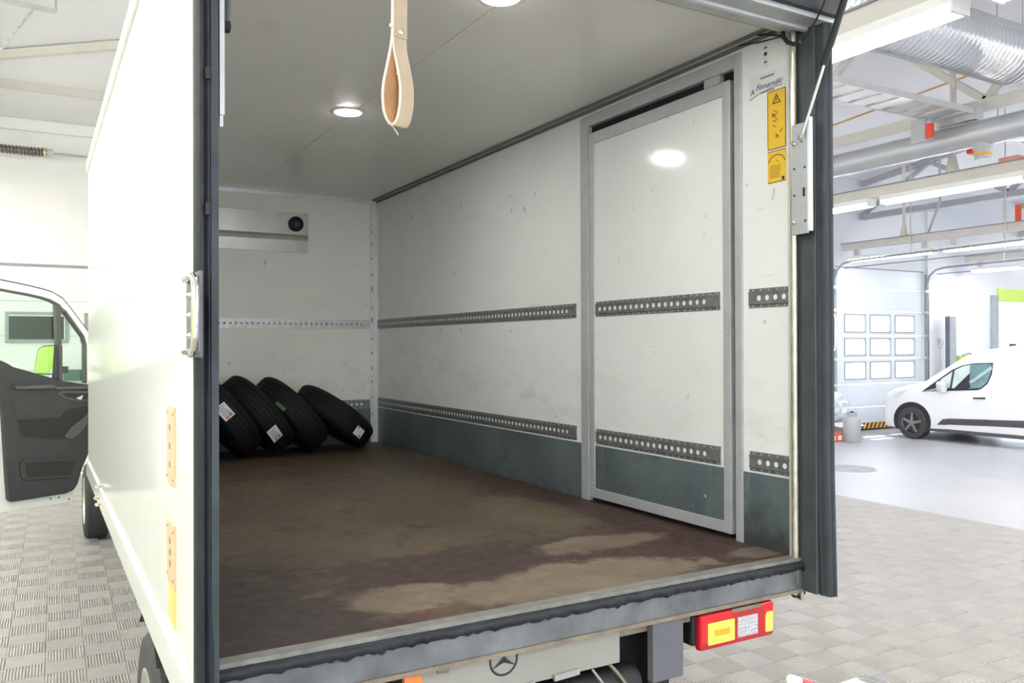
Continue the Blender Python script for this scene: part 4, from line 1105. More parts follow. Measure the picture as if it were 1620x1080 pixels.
# ------------------------------------------------------------------ tyres stacked at the front of the box
def tyre(px, y, a_deg, twist, label, stick=None, R=0.345, w=0.188, green=False):
    a = math.radians(a_deg)
    ax = Vector((math.sin(a), math.sin(math.radians(twist)), math.cos(a))).normalized()   # axle direction
    zc = FZ+R*math.sin(a)+w/2*math.cos(a)-0.006
    d = ray(px, 650); tt = (y-CAM.y)/d.y; c = Vector((CAM.x+d.x*tt, y, zc))
    t = thing('tyre', (c.x, c.y, FZ), label, 'tyre', 'new tyres leaning at the front of the cargo box')
    h = w/2
    prof = [(0.205, -h*0.72), (0.225, -h*0.80), (0.265, -h*1.05), (0.305, -h*1.04), (0.328, -h*0.90), (0.339, -h*0.76)]
    gs = (-0.50, -0.17, 0.17, 0.50)
    for g in gs:
        prof += [(R, h*(g-0.055)), (R-0.009, h*(g-0.045)), (R-0.009, h*(g+0.045)), (R, h*(g+0.055))]
    prof += [(0.339, h*0.76), (0.328, h*0.90), (0.305, h*1.04), (0.265, h*1.05), (0.225, h*0.80), (0.205, h*0.72), (0.212, h*0.5), (0.30, h*0.6), (0.325, 0), (0.30, -h*0.6), (0.212, -h*0.5)]
    cs = MB().lathe(prof, c, ax, 72, True).build('carcass', 'tyre', t, smooth=True)
    # thin moulded rings on both sidewalls
    for s in (-1, 1):
        MB().lathe([(0.282, s*h*1.045), (0.284, s*h*1.045+s*0.002), (0.287, s*h*1.045+s*0.002), (0.289, s*h*1.04)], c, ax, 48).build('sidewall_ring', 'tyre', t)
    e1 = ax.orthogonal().normalized(); e2 = ax.cross(e1)
    def surf(th, s, dr=0.0): return c+(e1*math.cos(th)+e2*math.sin(th))*(R+dr)+ax*s
    if stick:
        best = None
        for k in range(360):
            th = math.radians(k); nr = e1*math.cos(th)+e2*math.sin(th)
            for s in np.linspace(-h*0.7, h*0.7, 15):
                p = surf(th, s)
                if nr.dot(CAM-p) <= 0: continue
                x, y_, z = proj(p); dd = (x-stick[0])**2+(y_-stick[1])**2
                if best is None or dd < best[0]: best = (dd, th, s)
        _, th0, s0 = best
        def patch(u0, u1, v0, v1, dr, name, mat, par, n=6):       # u along the tread, v across (metres)
            rows = [[surf(th0+u/R, s0+v, dr) for v in (v0, v1)] for u in [u0+(u1-u0)*i/n for i in range(n+1)]]
            rows2 = [[p for p in r] for r in rows]
            return MB().grid(rows2).build(name, mat, par, fixn=False)
        hu, hv = stick[2]/2, stick[3]/2
        if green:
            patch(-hu, hu, -hv, hv, 0.0015, 'colour_mark', 'green_mark', t)
        else:
            sk = patch(-hu, hu, -hv, hv, 0.002, 'label_sticker', 'paper', t)
            if stick[4]:
                for i in range(6): patch(-hu*0.75+i*hu*0.22, -hu*0.75+i*hu*0.22+hu*0.07, -hv*0.7, hv*random.uniform(0.3, 0.8), 0.003, 'print_line', 'ink', sk, 1)
                patch(hu*0.55, hu*0.9, -hv*0.6, -hv*0.05, 0.003, 'print_logo', 'ink_orange', sk, 1)
                patch(hu*0.5, hu*0.85, hv*0.1, hv*0.75, 0.003, 'print_block', 'ink_grey', sk, 1)
            else:
                patch(hu*0.2, hu*0.85, -hv*0.8, -hv*0.45, 0.003, 'print_block', 'ink_grey', sk, 1)
                patch(-hu*0.8, -hu*0.5, hv*0.6, hv*0.85, 0.003, 'print_logo', 'ink', sk, 1)
    return t
tyre(352, -0.50, 52, 5, 'new black tyre with white label, first under the leaning row beside the rear post seal', (356, 650, 0.12, 0.085, True))
tyre(405, -0.46, 51, 4, 'new black tyre with orange and white label, leaning between two tyres', (435, 686, 0.12, 0.085, True))
tyre(458, -0.44, 48, 3, 'new black tyre with green paint mark and no label', (440, 646, 0.09, 0.03, False), green=True)
tyre(527, -0.42, 37, 2, 'new black tyre with plain white label, lying lowest beside the corner profile', (568, 683, 0.10, 0.075, False))
t0_ = thing('tyre', (-1.80, -0.48, FZ), 'new black tyre lying flat on the floor, propping the leaning row', 'tyre', 'new tyres leaning at the front of the cargo box')
MB().lathe([(0.205, 0.03), (0.265, 0.0), (0.305, 0.0), (0.339, 0.03), (0.345, 0.06), (0.345, 0.15), (0.339, 0.18), (0.305, 0.21), (0.265, 0.21), (0.205, 0.18), (0.30, 0.15), (0.30, 0.06)], (-1.80, -0.48, FZ), (0, 0, 1), 48, True).build('carcass', 'tyre', t0_, smooth=True)

# ------------------------------------------------------------------ sectional door behind the truck cab (left)
d1_ = struct(MB().box(-7.4, -0.2, YF-0.05, YF-0.001, 0.0, 3.03).build('door_1', 'door_panel'), None)
for k in range(6):
    z0_ = 0.02+k*0.5
    pn = MB().box(-7.38, -0.22, YF-0.062, YF-0.05, z0_+0.006, z0_+0.494).build('door_section', 'hall_white', d1_)
    for q in range(3):
        MB().box(-7.38, -0.22, YF-0.065, YF-0.060, z0_+0.12*(q+1), z0_+0.12*(q+1)+0.012).build('groove_rib', 'lamp_white', pn)
MB().box(-7.5, -0.1, YF-0.07, YF-0.02, 3.03, 3.06).build('top_seal', 'shade_grey', d1_)
a_, c_ = P(8, 492.5, 1, YF-0.07), P(108.5, 541.5, 1, YF-0.07)
wf = MB().ringprism([(a_.x, YF-0.07, c_.z), (c_.x, YF-0.07, c_.z), (c_.x, YF-0.07, a_.z), (a_.x, YF-0.07, a_.z)], [(a_.x+0.045, YF-0.07, c_.z+0.045), (c_.x-0.045, YF-0.07, c_.z+0.045), (c_.x-0.045, YF-0.07, a_.z-0.045), (a_.x+0.045, YF-0.07, a_.z-0.045)], (0, -0.02, 0)).build('window_frame', 'shade_grey', d1_)
MB().box(a_.x+0.04, c_.x-0.04, YF-0.075, YF-0.068, c_.z+0.04, a_.z-0.04).build('pane', 'brown_window', d1_)
MB().box(a_.x+0.045, c_.x-0.045, YF-0.086, YF-0.076, a_.z-0.062, a_.z-0.045).build('painted_reflex', 'lamp_white', d1_)  # white strips paint the reflex along the pane's inner edge
MB().box(c_.x-0.060, c_.x-0.047, YF-0.086, YF-0.076, c_.z+0.045, a_.z-0.045).build('painted_reflex', 'lamp_white', d1_)
MB().box(-2.02, -1.88, YF-0.075, YF-0.065, 2.05, 2.36).build('hinge_plate', 'shade_grey', d1_)
MB().box(P(100, 590, 1, 6.8).x, P(136, 600, 1, 6.8).x+0.3, 6.72, 6.80, P(100, 602, 1, 6.8).z, P(100, 585, 1, 6.8).z).build('crossbar', 'lime_dark', d1_)
# torsion spring shaft above that door
ts = thing('torsion_spring', (-3.0, 6.7, 4.6), 'brown torsion spring on a steel shaft above the left sectional door', 'spring')
s0, s1, s2 = P(-120, 226, 1, 6.6), P(80, 242.5, 1, 6.6), P(146, 252, 1, 6.6)
zc_ = s1.z
MB().cyl((-6.0, 6.6, zc_), (-0.5, 6.6, zc_), 0.016, 10).build('shaft', 'zinc', ts)
pts = []
xx = s1.x
for k in range(26*10):
    a = 2*math.pi*k/10; pts.append(Vector((xx-0.05-k*0.0045, 6.6+0.052*math.cos(a), zc_+0.052*math.sin(a))))
MB().tube(pts, 0.017, 5).build('coil', 'spring_steel', ts)
MB().cyl((xx-0.05, 6.6, zc_), (xx+0.03, 6.6, zc_), 0.06, 14).build('winding_cone', 'tray_steel', ts)
MB().cyl((xx-0.09, 6.6, zc_), (xx-0.06, 6.6, zc_), 0.068, 14).build('cone_band', 'brass', ts)
for x_ in (-5.9, -0.6): MB().box(x_-0.03, x_+0.03, 6.58, YF-0.08, zc_-0.1, zc_+0.1).build('bearing_plate', 'zinc', ts)
# perforated track hangers
pa = thing('track_hanger', (-3.4, 4.4, 5.0), 'perforated steel angle hanger below the ceiling near the left wall', 'hanger')
zc2 = ceil_z(4.6)-0.15
h0, h1 = P(-60, -14, 2, 4.85), P(88, 18, 2, 4.85)
MB().bar(h0, h1, 0.05, 0.035).build('angle_bar', 'tray_steel', pa)
g0, g1 = P(57, 10, 2, 4.86), P(-20, 105, 2, 4.2)
hb_ = MB().bar(g0, g1, 0.045, 0.008).build('perforated_strip', 'tray_steel', pa)
dd_ = (g1-g0)
for k in range(7):
    q = g0+dd_*(0.12+0.11*k); MB().bar(q, q+dd_*0.035, 0.018, 0.010).build('slot', 'shade_grey', hb_)
MB().cyl(h1, (h1.x, h1.y, ceil_z(h1.y)), 0.01, 6).build('rod', 'zinc', pa)
MB().cyl(h0, (h0.x, h0.y, ceil_z(h0.y)), 0.01, 6).build('rod', 'zinc', pa)

# ------------------------------------------------------------------ sectional door with nine panes (right)
d2 = struct(MB().box(DX0-0.06, DX0, YF2-0.02, YF2+0.1, 0, DZ+0.05).build('door_2', 'door_panel'))
secs = [(0.03, 0.50), (0.51, 1.00), (1.01, 1.55), (1.56, 2.05), (2.06, 2.58), (2.59, 3.06), (3.07, DZ-0.03)]
wcols = [(12.30, 12.96), (13.13, 13.80), (13.98, 14.64)]
wrows = {2: (1.12, 1.47), 3: (1.63, 1.98), 4: (2.13, 2.49)}
y0_, y1_ = YF2+0.02, YF2+0.07
for k, (z0_, z1_) in enumerate(secs):
    if k in wrows:
        wz0, wz1 = wrows[k]; b = MB()
        b.box(DX0, DX1, y0_, y1_, z0_, wz0).box(DX0, DX1, y0_, y1_, wz1, z1_)
        xs = [DX0]+[v for w_ in wcols for v in w_]+[DX1]
        for q in range(0, 8, 2): b.box(xs[q], xs[q+1], y0_, y1_, wz0, wz1)
        pn = b.build('door_section', 'door_panel', d2)
        for (wx0, wx1) in wcols:
            MB().ringprism([(wx0-0.02, y0_-0.012, wz0-0.02), (wx1+0.02, y0_-0.012, wz0-0.02), (wx1+0.02, y0_-0.012, wz1+0.02), (wx0-0.02, y0_-0.012, wz1+0.02)], [(wx0+0.012, y0_-0.012, wz0+0.012), (wx1-0.012, y0_-0.012, wz0+0.012), (wx1-0.012, y0_-0.012, wz1-0.012), (wx0+0.012, y0_-0.012, wz1-0.012)], (0, 0.03, 0)).build('pane_frame', 'shade_grey', pn)
            MB().box(wx0, wx1, y0_+0.02, y0_+0.026, wz0, wz1).build('pane', 'pane_glass', pn)
    else:
        pn = MB().box(DX0, DX1, y0_, y1_, z0_, z1_).build('door_section', 'door_panel', d2)
    for q in range(2 if k in wrows else 4):
        zz = (z0_+0.03+q*(z1_-z0_-0.08)) if k in wrows else z0_+0.08+q*0.11
        MB().box(DX0+0.02, DX1-0.02, y0_-0.004, y0_+0.002, zz, zz+0.014).build('groove_rib', 'door_panel', pn)
MB().box(DX0, DX1, y0_-0.005, y1_, DZ-0.03, DZ+0.02).build('top_seal', 'shade_grey', d2)
MB().box(DX0, DX1, y0_-0.02, y1_, 0.0, 0.035).build('bottom_seal', 'black', d2)
hz = MB().box(DX0+0.02, DX1-0.02, y0_-0.010, y0_, 0.035, 0.165).build('hazard_band', 'hazard_yellow', d2)
x = DX0+0.05
while x < DX1-0.2:
    MB().prism([(x, y0_-0.011, 0.035), (x+0.06, y0_-0.011, 0.035), (x+0.13, y0_-0.011, 0.165), (x+0.07, y0_-0.011, 0.165)], (0, -0.002, 0)).build('hazard_stripe', 'ink', hz)
    x += 0.135
# tracks on both sides with hinges, curving back under the roof
for X_, nm in ((DX0-0.03, 'track_post'), (DX1+0.05, 'track_post')):
    tr_ = MB().box(X_-0.035, X_+0.035, YF2-0.07, YF2-0.001, 0, 3.45).build(nm, 'track_steel', d2)
    for z_ in (0.5, 1.0, 1.55, 2.05, 2.58, 3.06): MB().box(X_-0.09, X_+0.02, YF2-0.085, YF2-0.03, z_-0.03, z_+0.03).build('roller_hinge', 'zinc', tr_)
    pts = [Vector((X_, YF2-0.06, 2.9)), Vector((X_, YF2-0.06, 3.25)), Vector((X_, YF2-0.12, 3.42)), Vector((X_, YF2-0.25, 3.53)), Vector((X_, YF2-0.42, 3.57)), Vector((X_, YF2-0.7, 3.58)), Vector((X_, 0.9, 3.62))]
    MB().tube(pts, 0.022, 6).build('track_curve', 'track_steel', tr_)
    MB().bar((X_, YF2-0.3, 3.44), (X_, 0.9, 3.46), 0.03, 0.02).build('lower_track', 'track_steel', tr_)
    for yy in (1.2, 3.0): MB().cyl((X_, yy, 3.6), (X_, yy, ceil_z(yy)), 0.012, 6).build('track_rod', 'zinc', tr_)
# open doorway with lime green header
do = struct(MB().box(OX0-0.27, OX0, YF2-0.06, YF2+WT, 0, 3.05).build('door_3', 'lift_grey'))
MB().box(OX0+0.02, OX1+0.3, YF2-0.05, YF2-0.001, 2.90, 3.22).build('header_panel', 'lime', do)
MB().box(OX1, OX1+0.2, YF2-0.06, YF2+WT, 0, 3.05).build('jamb', 'lift_grey', do)
MB().box(OX0, OX1, YF2+0.12, YF2+0.15, 0.0, OZ).build('pane', 'pane_glass', do)
# paved yard outside
yard = struct(MB().box(XS+1.5, 30, YF2+WT+0.06, 30, -0.06, -0.015).build('ground_outside', 'concrete'))
struct(MB().box(-20, 34, YB-25, YB-WT-0.05, -0.06, -0.015).build('ground_yard', 'concrete'))
# small wall fittings
tag(MB().box(15.70, 15.86, YF2-0.10, YF2-0.07, 2.22, 2.42).build('switch_box', 'lamp_white', None, bevel=0.01), 'small white switch box on the wall pilaster', 'switch')
jk = thing('wall_hook', (15.45, YF2-0.08, 1.7), 'metal hook bracket with a short hose on the pilaster', 'hook')
MB().tube([(15.40, YF2-0.07, 1.95), (15.42, YF2-0.12, 1.98), (15.50, YF2-0.12, 1.94), (15.50, YF2-0.10, 1.80), (15.44, YF2-0.09, 1.76)], 0.012, 6).build('hook', 'zinc', jk)
MB().box(15.38, 15.46, YF2-0.085, YF2-0.07, 1.85, 2.0).build('plate', 'alu', jk)

# two-post lift column and lime green machine beyond the van
lc = thing('lift_column', (15.95, 4.3, 0), 'dark grey lift column standing beyond the van bonnet', 'lift')
pM, pR = P(1503, 500, 1, 4.40), P(1513, 500, 1, 4.40)
yb_ = P(1495, 500, 0, pM.x).y
MB().box(pM.x, pR.x, 4.40, yb_, 0, pM.z).build('column', 'lift_grey', lc, bevel=0.01)
MB().box(pM.x-0.01, pM.x, 4.41, yb_-0.01, 0.02, pM.z-0.01).build('column_shade_side', 'lift_dark', lc)  # dark sheet paints the shade on this side face
MB().box(pM.x-0.1, pR.x+0.1, 4.34, yb_, 0, 0.02).build('base_plate', 'lift_dark', lc)
lc.location = lc.location
gm = thing('tyre_machine', (16.8, 4.4, 0), 'lime green workshop machine behind the van windscreen', 'machine')
q0, q1 = P(1511, 562, 1, 4.5), P(1529, 570, 1, 4.5)
MB().box(q0.x+0.12, q1.x, 4.42, 4.7, 0.0, q0.z).build('cabinet', 'lime', gm, bevel=0.03)
MB().tube([(q1.x-0.3, 4.4, q0.z), (q1.x-0.1, 4.38, q0.z+0.05), (q1.x+0.15, 4.36, q0.z-0.02), (q1.x+0.3, 4.38, q0.z-0.12)], 0.02, 6).build('hose', 'shade_grey', gm)

# ------------------------------------------------------------------ ducts, cable trays, pipes
def duct(p, q, r, name, label, ribs, mat='duct_metal'):
    p, q = Vector(p), Vector(q)
    t = thing(name, (p+q)/2-Vector((0, 0, r)), label, 'duct')
    L = (q-p).length; d = (q-p).normalized()
    prof = [(r, 0)]
    n = int(L/ribs)
    for k in range(n):
        h0_ = L*(k+0.5)/n
        prof += [(r, h0_-ribs*0.25), (r*1.018, h0_-ribs*0.08), (r*1.018, h0_+ribs*0.08), (r, h0_+ribs*0.25)]
    prof.append((r, L))
    b = MB().lathe(prof, p, d, 36)
    b.build('duct_shell', mat, t, smooth='all')
    return t, d
bd, _ = duct((2.6, -1.78, 5.06), (12.5, -1.78, 5.06), 0.315, 'ventilation_duct', 'wide ribbed silver ventilation duct crossing under the roof', 0.075)
for x_ in (4.2, 7.6, 9.5):
    MB().lathe([(0.325, -0.02), (0.335, -0.02), (0.335, 0.02), (0.325, 0.02)], (x_, -1.78, 5.06), (1, 0, 0), 36, True).build('clamp_band', 'zinc', bd, smooth=True)
    for s in (-1, 1): MB().cyl((x_, -1.78+s*0.32, 5.06), (x_, -1.78+s*0.32, ceil_z(-1.78)), 0.006, 6).build('wire', 'zinc', bd)
r_a = P(1305, 277, 0, 9.3); r_b = P(1620, 217, 0, 9.3)
sd, _ = duct((6.5, YF2-0.02, 4.20), (6.5, -7.0, 4.20), 0.142, 'ventilation_pipe', 'narrow smooth silver ventilation pipe running along the hall', 0.6, 'pipe_metal')
for y_ in (-1.62,):
    MB().lathe([(0.10, 0), (0.10, 0.10), (0.085, 0.12), (0.085, 0.22)], (6.5, y_, 4.12), (0, 0, -1), 20).build('branch', 'steel_grey', sd, smooth=True)
    MB().lathe([(0.09, 0.14), (0.095, 0.145), (0.095, 0.165), (0.09, 0.17)], (6.5, y_, 4.12), (0, 0, -1), 20).build('branch_collar', 'hazard_yellow', sd)
for y_ in (3.0, -3.0): MB().cyl((6.5, y_, 4.3), (6.5, y_, ceil_z(y_)), 0.008, 6).build('wire', 'zinc', sd)
def tray(x0, x1, y, z, w, label, n):
    t = thing('cable_tray', ((x0+x1)/2, y, z), label, 'cable tray', 'ladder cable trays under the roof')
    for s in (-1, 1): MB().box(x0, x1, y+s*w/2-0.012, y+s*w/2+0.012, z, z+0.07).build('side_rail', 'tray_steel', t)
    for k in range(n):
        x_ = x0+(x1-x0)*(k+0.5)/n; MB().box(x_-0.10, x_+0.10, y-w/2, y+w/2, z+0.004, z+0.02).build('rung', 'tray_steel', t)
    MB().box(x1-0.12, x1+0.05, y-w/2-0.02, y+w/2+0.02, z-0.06, z+0.14).build('end_bracket', 'alu', t)
    for x_ in (x0+0.3, x1-0.1): MB().cyl((x_, y, z+0.05), (x_, y, ceil_z(y)), 0.008, 6).build('rod', 'zinc', t)
    return t
tA = tray(2.9, 6.55, -1.34, 4.42, 0.42, 'white ladder cable tray under the wide duct', 13)
for x_ in (6.10,): 
    MB().box(x_, x_+0.03, -1.20, -1.02, 4.17, 4.42).build('junction_plate', 'steel_grey', tA)
    MB().box(x_-0.03, x_+0.02, -1.30, -1.22, 4.17, 4.34).build('cable_plug', 'red_plastic', tA, bevel=0.01)
tB = tray(7.15, 12.0, -1.24, 4.42, 0.40, 'grey ladder cable tray beyond the cream truss', 17)
MB().box(7.0, 7.12, -1.30, -1.05, 4.22, 4.46).build('junction_plate', 'steel_grey', tB)
MB().box(7.0, 7.12, -1.28, -1.12, 4.12, 4.20).build('cable_plug', 'red_plastic', tB, bevel=0.01)
for x_, z_, y0_, y1_ in ((5.6, 5.55, 2.2, -2.2), (8.6, 5.35, 3.0, -1.8), (11.0, 5.2, 4.0, -0.5)):
    tag(MB().cyl((x_, y0_, z_-0.0), (x_+0.0, y1_, z_+0.35), 0.016, 8).build('copper_pipe', 'copper_pipe'), 'thin copper coloured pipe sloping under the roof at %s' % {5.6: 'the wide duct', 8.6: 'the cream truss', 11.0: 'the narrow pipe branch'}[x_], 'pipe')
hp_ = thing('lamp_hanger', (12.0, 0.6, 3.8), 'grey threaded chain hanger above the van', 'hanger')
c0_, c1_ = P(1487, 318, 0, 12.0), P(1467, 372, 0, 12.0)
MB().tube([Vector((12.0, c0_.y, ceil_z(c0_.y))), c0_, c1_], 0.025, 6).build('chain', 'steel_grey', hp_)
hp_.location = c1_; 
for ch in [o for o in bpy.data.objects if o.parent == hp_]: ch.location = Vector((12.0, 0.6, 3.8))-c1_
rx = thing('red_reel', (9.6, 0, 4.2), 'orange hose reel bracket on the lamp beam', 'bracket')
q_ = P(1600, 263, 0, 7.4)
rx.location = q_; ORG[rx.name_full] = q_
MB().box(7.34, 7.46, q_.y-0.12, q_.y+0.12, 4.005, 4.07).build('reel_body', 'salmon', rx, bevel=0.01)
q_ = P(1611, 345, 0, 12.0)
vb = thing('red_banner', (12.0, q_.y, 3.8), 'narrow red tag hanging by the lamp beam above the van', 'tag')
MB().box(11.99, 12.01, q_.y-0.05, q_.y+0.05, 3.84, 4.25).build('tag_body', 'orange_box', vb)

# ------------------------------------------------------------------ white van
VX = 12.32
van = thing('delivery_van', (VX+0.9, 1.7, 0), 'white panel van with dark alloy wheel parked nose to the sectional door', 'van')
NY = 4.10
vst = [(0.0, 0.50, 0.30, 0.60, 0.0), (0.05, 0.68, 0.22, 0.74, 0.02), (0.16, 0.80, 0.18, 0.86, 0.03), (0.40, 0.88, 0.17, 0.97, 0.04), (0.75, 0.90, 0.17, 1.06, 0.04), (1.05, 0.90, 0.17, 1.14, 0.04), (1.35, 0.90, 0.17, 1.34, 0.05), (1.75, 0.90, 0.17, 1.60, 0.05), (2.05, 0.90, 0.17, 1.72, 0.05), (2.5, 0.90, 0.17, 1.79, 0.05), (3.2, 0.90, 0.17, 1.82, 0.05), (4.2, 0.90, 0.17, 1.82, 0.05), (4.68, 0.90, 0.20, 1.79, 0.04), (4.78, 0.86, 0.24, 1.70, 0.03)]
loft(VX+0.9, lambda s: NY-s, vst, 0.17, 0.97).build('body', 'van_white', van, smooth=True)
def vx(z, off=0.005): return VX+max(0, z-0.97)*0.17-off
def VP(px, py, off=0.005):
    p = P(px, py, 0, VX)
    for _ in range(3): p = P(px, py, 0, vx(p.z, off))
    return p
def vpoly(pts, name, mat, par, off=0.006, th=0.012):
    return MB().prism([VP(x, y, off) for x, y in pts], (th, 0, 0)).build(name, mat, par)
gl = vpoly([(1458, 619), (1486, 599), (1506, 585), (1522, 578), (1540, 574.5), (1571, 573.5), (1569, 592), (1562, 607), (1552, 615), (1546, 617)], 'side_window', 'charcoal_deep', van, 0.006)
vpoly([(1488, 612), (1488, 600), (1508, 586.5), (1523, 579.5), (1534, 577), (1534, 590), (1509, 614)], 'window_reflection', simple('glass_pale', (0.55, 0.66, 0.66), 0.15, 0, 0.15, 3).m, gl, 0.012)
vpoly([(1534, 577), (1541, 576), (1569, 575), (1567, 591), (1561, 605), (1551, 613.5), (1530, 615), (1534, 600)], 'window_glass', simple('glass_teal', (0.16, 0.27, 0.30), 0.08, 0, 0.4, 3).m, gl, 0.012)
vpoly([(1533, 604), (1568, 578.5), (1569, 584), (1546, 601), (1536, 606)], 'seat_belt', simple('belt_blue', (0.35, 0.50, 0.55), 0.3).m, gl, 0.018)
vpoly([(1507, 586), (1510, 585), (1505, 615), (1502, 615)], 'pillar', 'charcoal_trim', gl, 0.020)
vpoly([(1523, 607), (1527, 603), (1533, 605), (1535, 612), (1531, 615), (1524, 614)], 'steering_wheel', 'charcoal_deep', gl, 0.018)
vpoly([(1458.5, 618.8), (1487, 612), (1487, 617), (1459, 619.8)], 'belt_line', 'shade_grey', gl, 0.014)
mr = MB().lathe([(0, -0.13), (0.07, -0.11), (0.10, -0.03), (0.10, 0.06), (0.06, 0.10), (0, 0.11)], VP(1495, 611)+Vector((-0.10, 0, 0)), (0, 0, 1), 14).build('wing_mirror', 'headlamp', van, smooth=True)
MB().bar(VP(1495, 614)+Vector((-0.05, 0, -0.04)), VP(1495, 616)+Vector((0.05, 0, -0.03)), 0.05, 0.05).build('mirror_arm', 'charcoal_trim', mr)
vpoly([(1539, 628.5), (1557, 628.5), (1557.5, 631), (1539, 631)], 'door_handle', 'charcoal_trim', van, 0.03, 0.03)
vpoly([(1482, 671.5), (1491, 663), (1500, 662), (1560, 663.5), (1566, 664), (1566, 674), (1500, 671.5), (1497, 672)], 'side_moulding', 'moulding', van, 0.012, 0.02)
vpoly([(1566.6, 664), (1640, 666), (1640, 678), (1566.6, 674)], 'side_moulding', 'moulding', van, 0.012, 0.02)
vpoly([(1470, 677.5), (1500, 679), (1640, 691), (1640, 697), (1500, 684), (1472, 682)], 'sill', 'charcoal_light', van, 0.004, 0.03)
hl_ = [VP(1412, 628, 0.002), VP(1420, 620, 0.002), VP(1435, 615.5, 0.002), VP(1430, 619.5, 0.002), VP(1417, 629, 0.002)]
MB().prism([p+Vector((-0.004, 0, 0)) for p in hl_], (0.03, 0, 0)).build('headlamp', 'headlamp', van)
MB().tube([Vector((vx(1.0, 0.002), VP(1568, 620).y, z)) for z in (0.4, 0.7, 1.0)], 0.003, 4).build('door_seam', 'shade_grey', van)
MB().tube([Vector((vx(1.0, 0.002), VP(1475, 620).y, z)) for z in (0.75, 0.9, 1.0)], 0.003, 4).build('door_seam', 'shade_grey', van)
rl = VP(1576, 556)
MB().box(rl.x+0.5, rl.x+0.56, rl.y-0.05, rl.y+0.05, 1.80, 1.86).build('roof_aerial', 'charcoal_trim', van)
def van_wheel(y, x, s):
    r = 0.315; c = Vector((x, y, r-0.002))
    if s < 0:
        ar = [Vector((VX-0.003, y+0.40*math.cos(a), max(0.17, r+0.035+0.375*math.sin(a)))) for a in [2*math.pi*k/40 for k in range(40)]]
        MB().prism(ar, (0.02, 0, 0)).build('wheel_arch', 'charcoal_deep', van)
    hw = 0.10
    t_ = MB().lathe([(0.20, -hw), (0.27, -hw-0.006), (r-0.015, -hw), (r, -hw+0.02), (r, hw-0.02), (r-0.015, hw), (0.27, hw+0.006), (0.20, hw)], c, (s, 0, 0), 36, True).build('wheel', 'tyre_worn', van, smooth=True)
    MB().lathe([(0, hw-0.05), (0.18, hw-0.05), (0.19, hw-0.01), (0.205, hw+0.003), (0.213, hw-0.002), (0.20, -hw)], c, (s, 0, 0), 30).build('rim', 'rim_dark', t_, smooth=True)
    for k in range(5):
        a = 2*math.pi*k/5+math.pi/2+0.08; dv = Vector((0, math.cos(a), math.sin(a)))
        sd_ = Vector((0, -math.sin(a), math.cos(a)))
        o1, o2 = c+Vector((s*(hw-0.012), 0, 0)), c+Vector((s*(hw-0.004), 0, 0))
        MB().prism([o1+dv*0.03+sd_*0.028, o1+dv*0.03-sd_*0.028, o1+dv*0.195-sd_*0.020, o1+dv*0.195+sd_*0.020], Vector((s*0.02, 0, 0))).build('spoke', 'spoke_grey', t_, bevel=0.004)
    MB().lathe([(0.045, 0), (0.045, 0.02), (0.03, 0.028), (0, 0.028)], c+Vector((s*(hw-0.015), 0, 0)), (s, 0, 0), 14).build('hub_cap', 'spoke_grey', t_, smooth=True)
for y_ in (3.28, 0.36):
    van_wheel(y_, VX+0.085, -1); van_wheel(y_, VX+1.715, 1)

# ------------------------------------------------------------------ small things by the sectional door
gc = P(1348, 698, 2, 0.0)
gs = thing('gas_cylinder', gc, 'light grey gas cylinder with black valve beside the orange box', 'cylinder')
sc_ = 0.62/((698-648)/FPX*(gc-CAM).dot(cF))
H_ = (698-660)/FPX*(gc-CAM).dot(cF); r_ = 13.2/FPX*(gc-CAM).dot(cF)
MB().lathe([(r_*0.9, 0), (r_*0.95, 0.005), (r_*0.95, 0.05), (r_, 0.07), (r_, H_-0.08), (r_*0.9, H_-0.02), (r_*0.6, H_+0.02), (0, H_+0.03)], gc, (0, 0, 1), 28).build('bottle', 'gas_grey', gs, smooth=True)
MB().lathe([(r_*0.55, H_), (r_*0.60, H_+0.01), (r_*0.60, H_+0.09), (r_*0.56, H_+0.09), (r_*0.54, H_+0.01)], gc, (0, 0, 1), 20, True).build('collar', 'gas_grey', gs, smooth=True)
MB().cyl(gc+Vector((0, 0, H_)), gc+Vector((0, 0, H_+0.10)), 0.02, 8).build('valve', 'zinc', gs)
MB().lathe([(0, 0), (0.035, 0.004), (0.035, 0.025), (0, 0.03)], gc+Vector((0, 0, H_+0.09)), (0, 0, 1), 10).build('valve_knob', 'black', gs)
ob = P(1322, 697, 2, 0.0)
obx = thing('tool_box', ob, 'small orange red box on the floor beside the gas cylinder', 'box')
MB().box(ob.x-0.36, ob.x+0.03, ob.y-0.14, ob.y+0.14, 0, 0.16).build('box_body', 'orange_box', obx, bevel=0.01)
MB().box(ob.x-0.10, ob.x-0.0, ob.y-0.146, ob.y-0.138, 0.03, 0.12).build('box_label', 'paper', obx)
MB().box(ob.x-0.25, ob.x-0.18, ob.y-0.146, ob.y-0.138, 0.03, 0.12).build('box_label', 'paper', obx)
cbx = thing('cardboard_box', ob+Vector((0.42, 0.50, 0)), 'open grey cardboard box behind the orange box', 'box')
cb = ob+Vector((0.42, 0.50, 0))
MB().box(cb.x-0.35, cb.x+0.45, cb.y-0.22, cb.y+0.3, 0, 0.30).build('carton', 'cardboard', cbx)
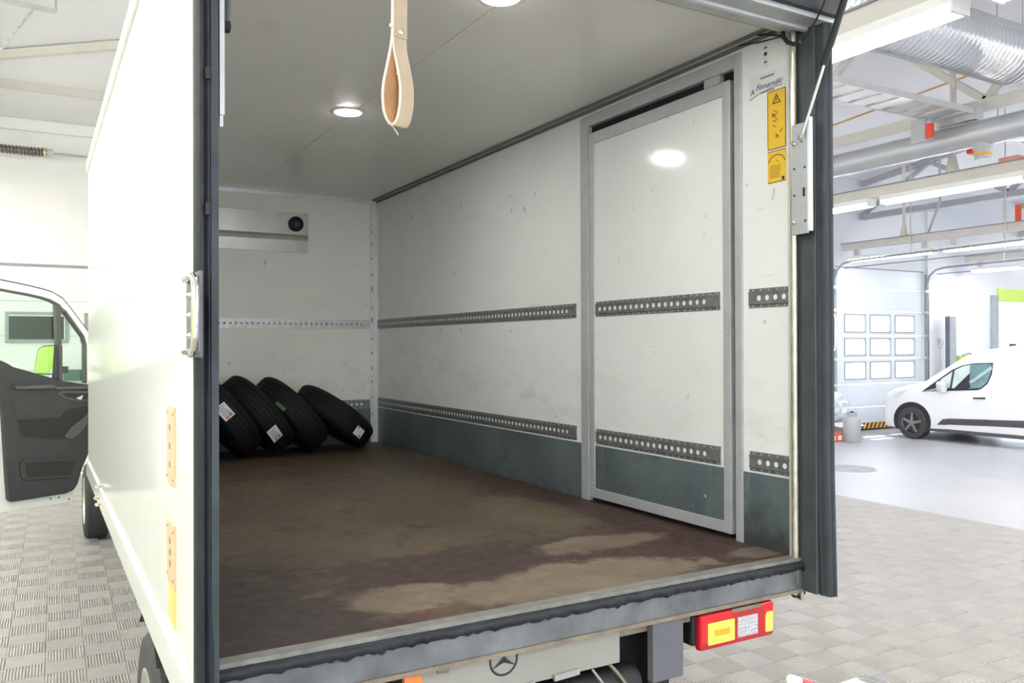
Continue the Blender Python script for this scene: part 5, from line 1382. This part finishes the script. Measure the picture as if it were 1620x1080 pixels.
MB().prism([(cb.x-0.35, cb.y-0.22, 0.30), (cb.x+0.4, cb.y-0.22, 0.30), (cb.x+0.5, cb.y-0.48, 0.24), (cb.x-0.25, cb.y-0.48, 0.24)], (0, 0, 0.01)).build('flap', 'paper', cbx)
# crumpled clear plastic bag on the carton
bag = thing('plastic_bag', (cb.x, cb.y+0.1, 0.30), 'crumpled clear plastic bag heaped on the cardboard box', 'bag')
me = bpy.data.meshes.new('film'); bm = bmesh.new()
bmesh.ops.create_icosphere(bm, subdivisions=3, radius=1.0)
rnd = random.Random(3)
for v in bm.verts:
    f = 1+rnd.uniform(-0.16, 0.12)
    v.co = Vector((v.co.x*0.48*f, v.co.y*0.34*f, max(0.002, (v.co.z*0.36*f+0.30)))) 
bm.to_mesh(me); bm.free(); me.materials.append(simple('bag_film', (0.62, 0.68, 0.72), 0.12, 0, 0.25, 6).m)
fo_ = bpy.data.objects.new('film', me); COL.objects.link(fo_); fo_.parent = bag; fo_.location = (0.05, 0.0, 0.0)
# round floor drain cover
mc_ = P(1345, 741, 2, 0.0)
mh = thing('manhole_cover', (mc_.x, mc_.y, 0), 'round grey steel drain cover set in the concrete floor', 'cover')
MB().lathe([(0, 0.004), (0.34, 0.004), (0.34, 0.0)], (mc_.x, mc_.y, 0), (0, 0, 1), 32).build('lid', 'manhole', mh)
MB().lathe([(0.35, 0.0), (0.35, 0.005), (0.38, 0.005), (0.38, 0.0)], (mc_.x, mc_.y, 0), (0, 0, 1), 32, True).build('rim', 'steel_grey', mh)
# shallow floor plate at the lower right, light aluminium ramp tip
rp = P(1365, 1085, 2, 0.03)
rmp = thing('ramp_plate', (rp.x, rp.y, 0), 'pale aluminium ramp tip lying on the ribbed floor tiles', 'ramp')
MB().prism([P(1318, 1082, 2, 0.05), P(1352, 1071, 2, 0.05), P(1372, 1069, 2, 0.05), P(1412, 1082, 2, 0.05), P(1440, 1110, 2, 0.05), P(1330, 1120, 2, 0.05)], (0, 0, -0.049)).build('plate', 'alu_light', rmp, bevel=0.006)
MB().bar(P(1362, 1070, 2, 0.055), P(1408, 1084, 2, 0.055), 0.05, 0.012).build('rim_bar', 'chrome', rmp)
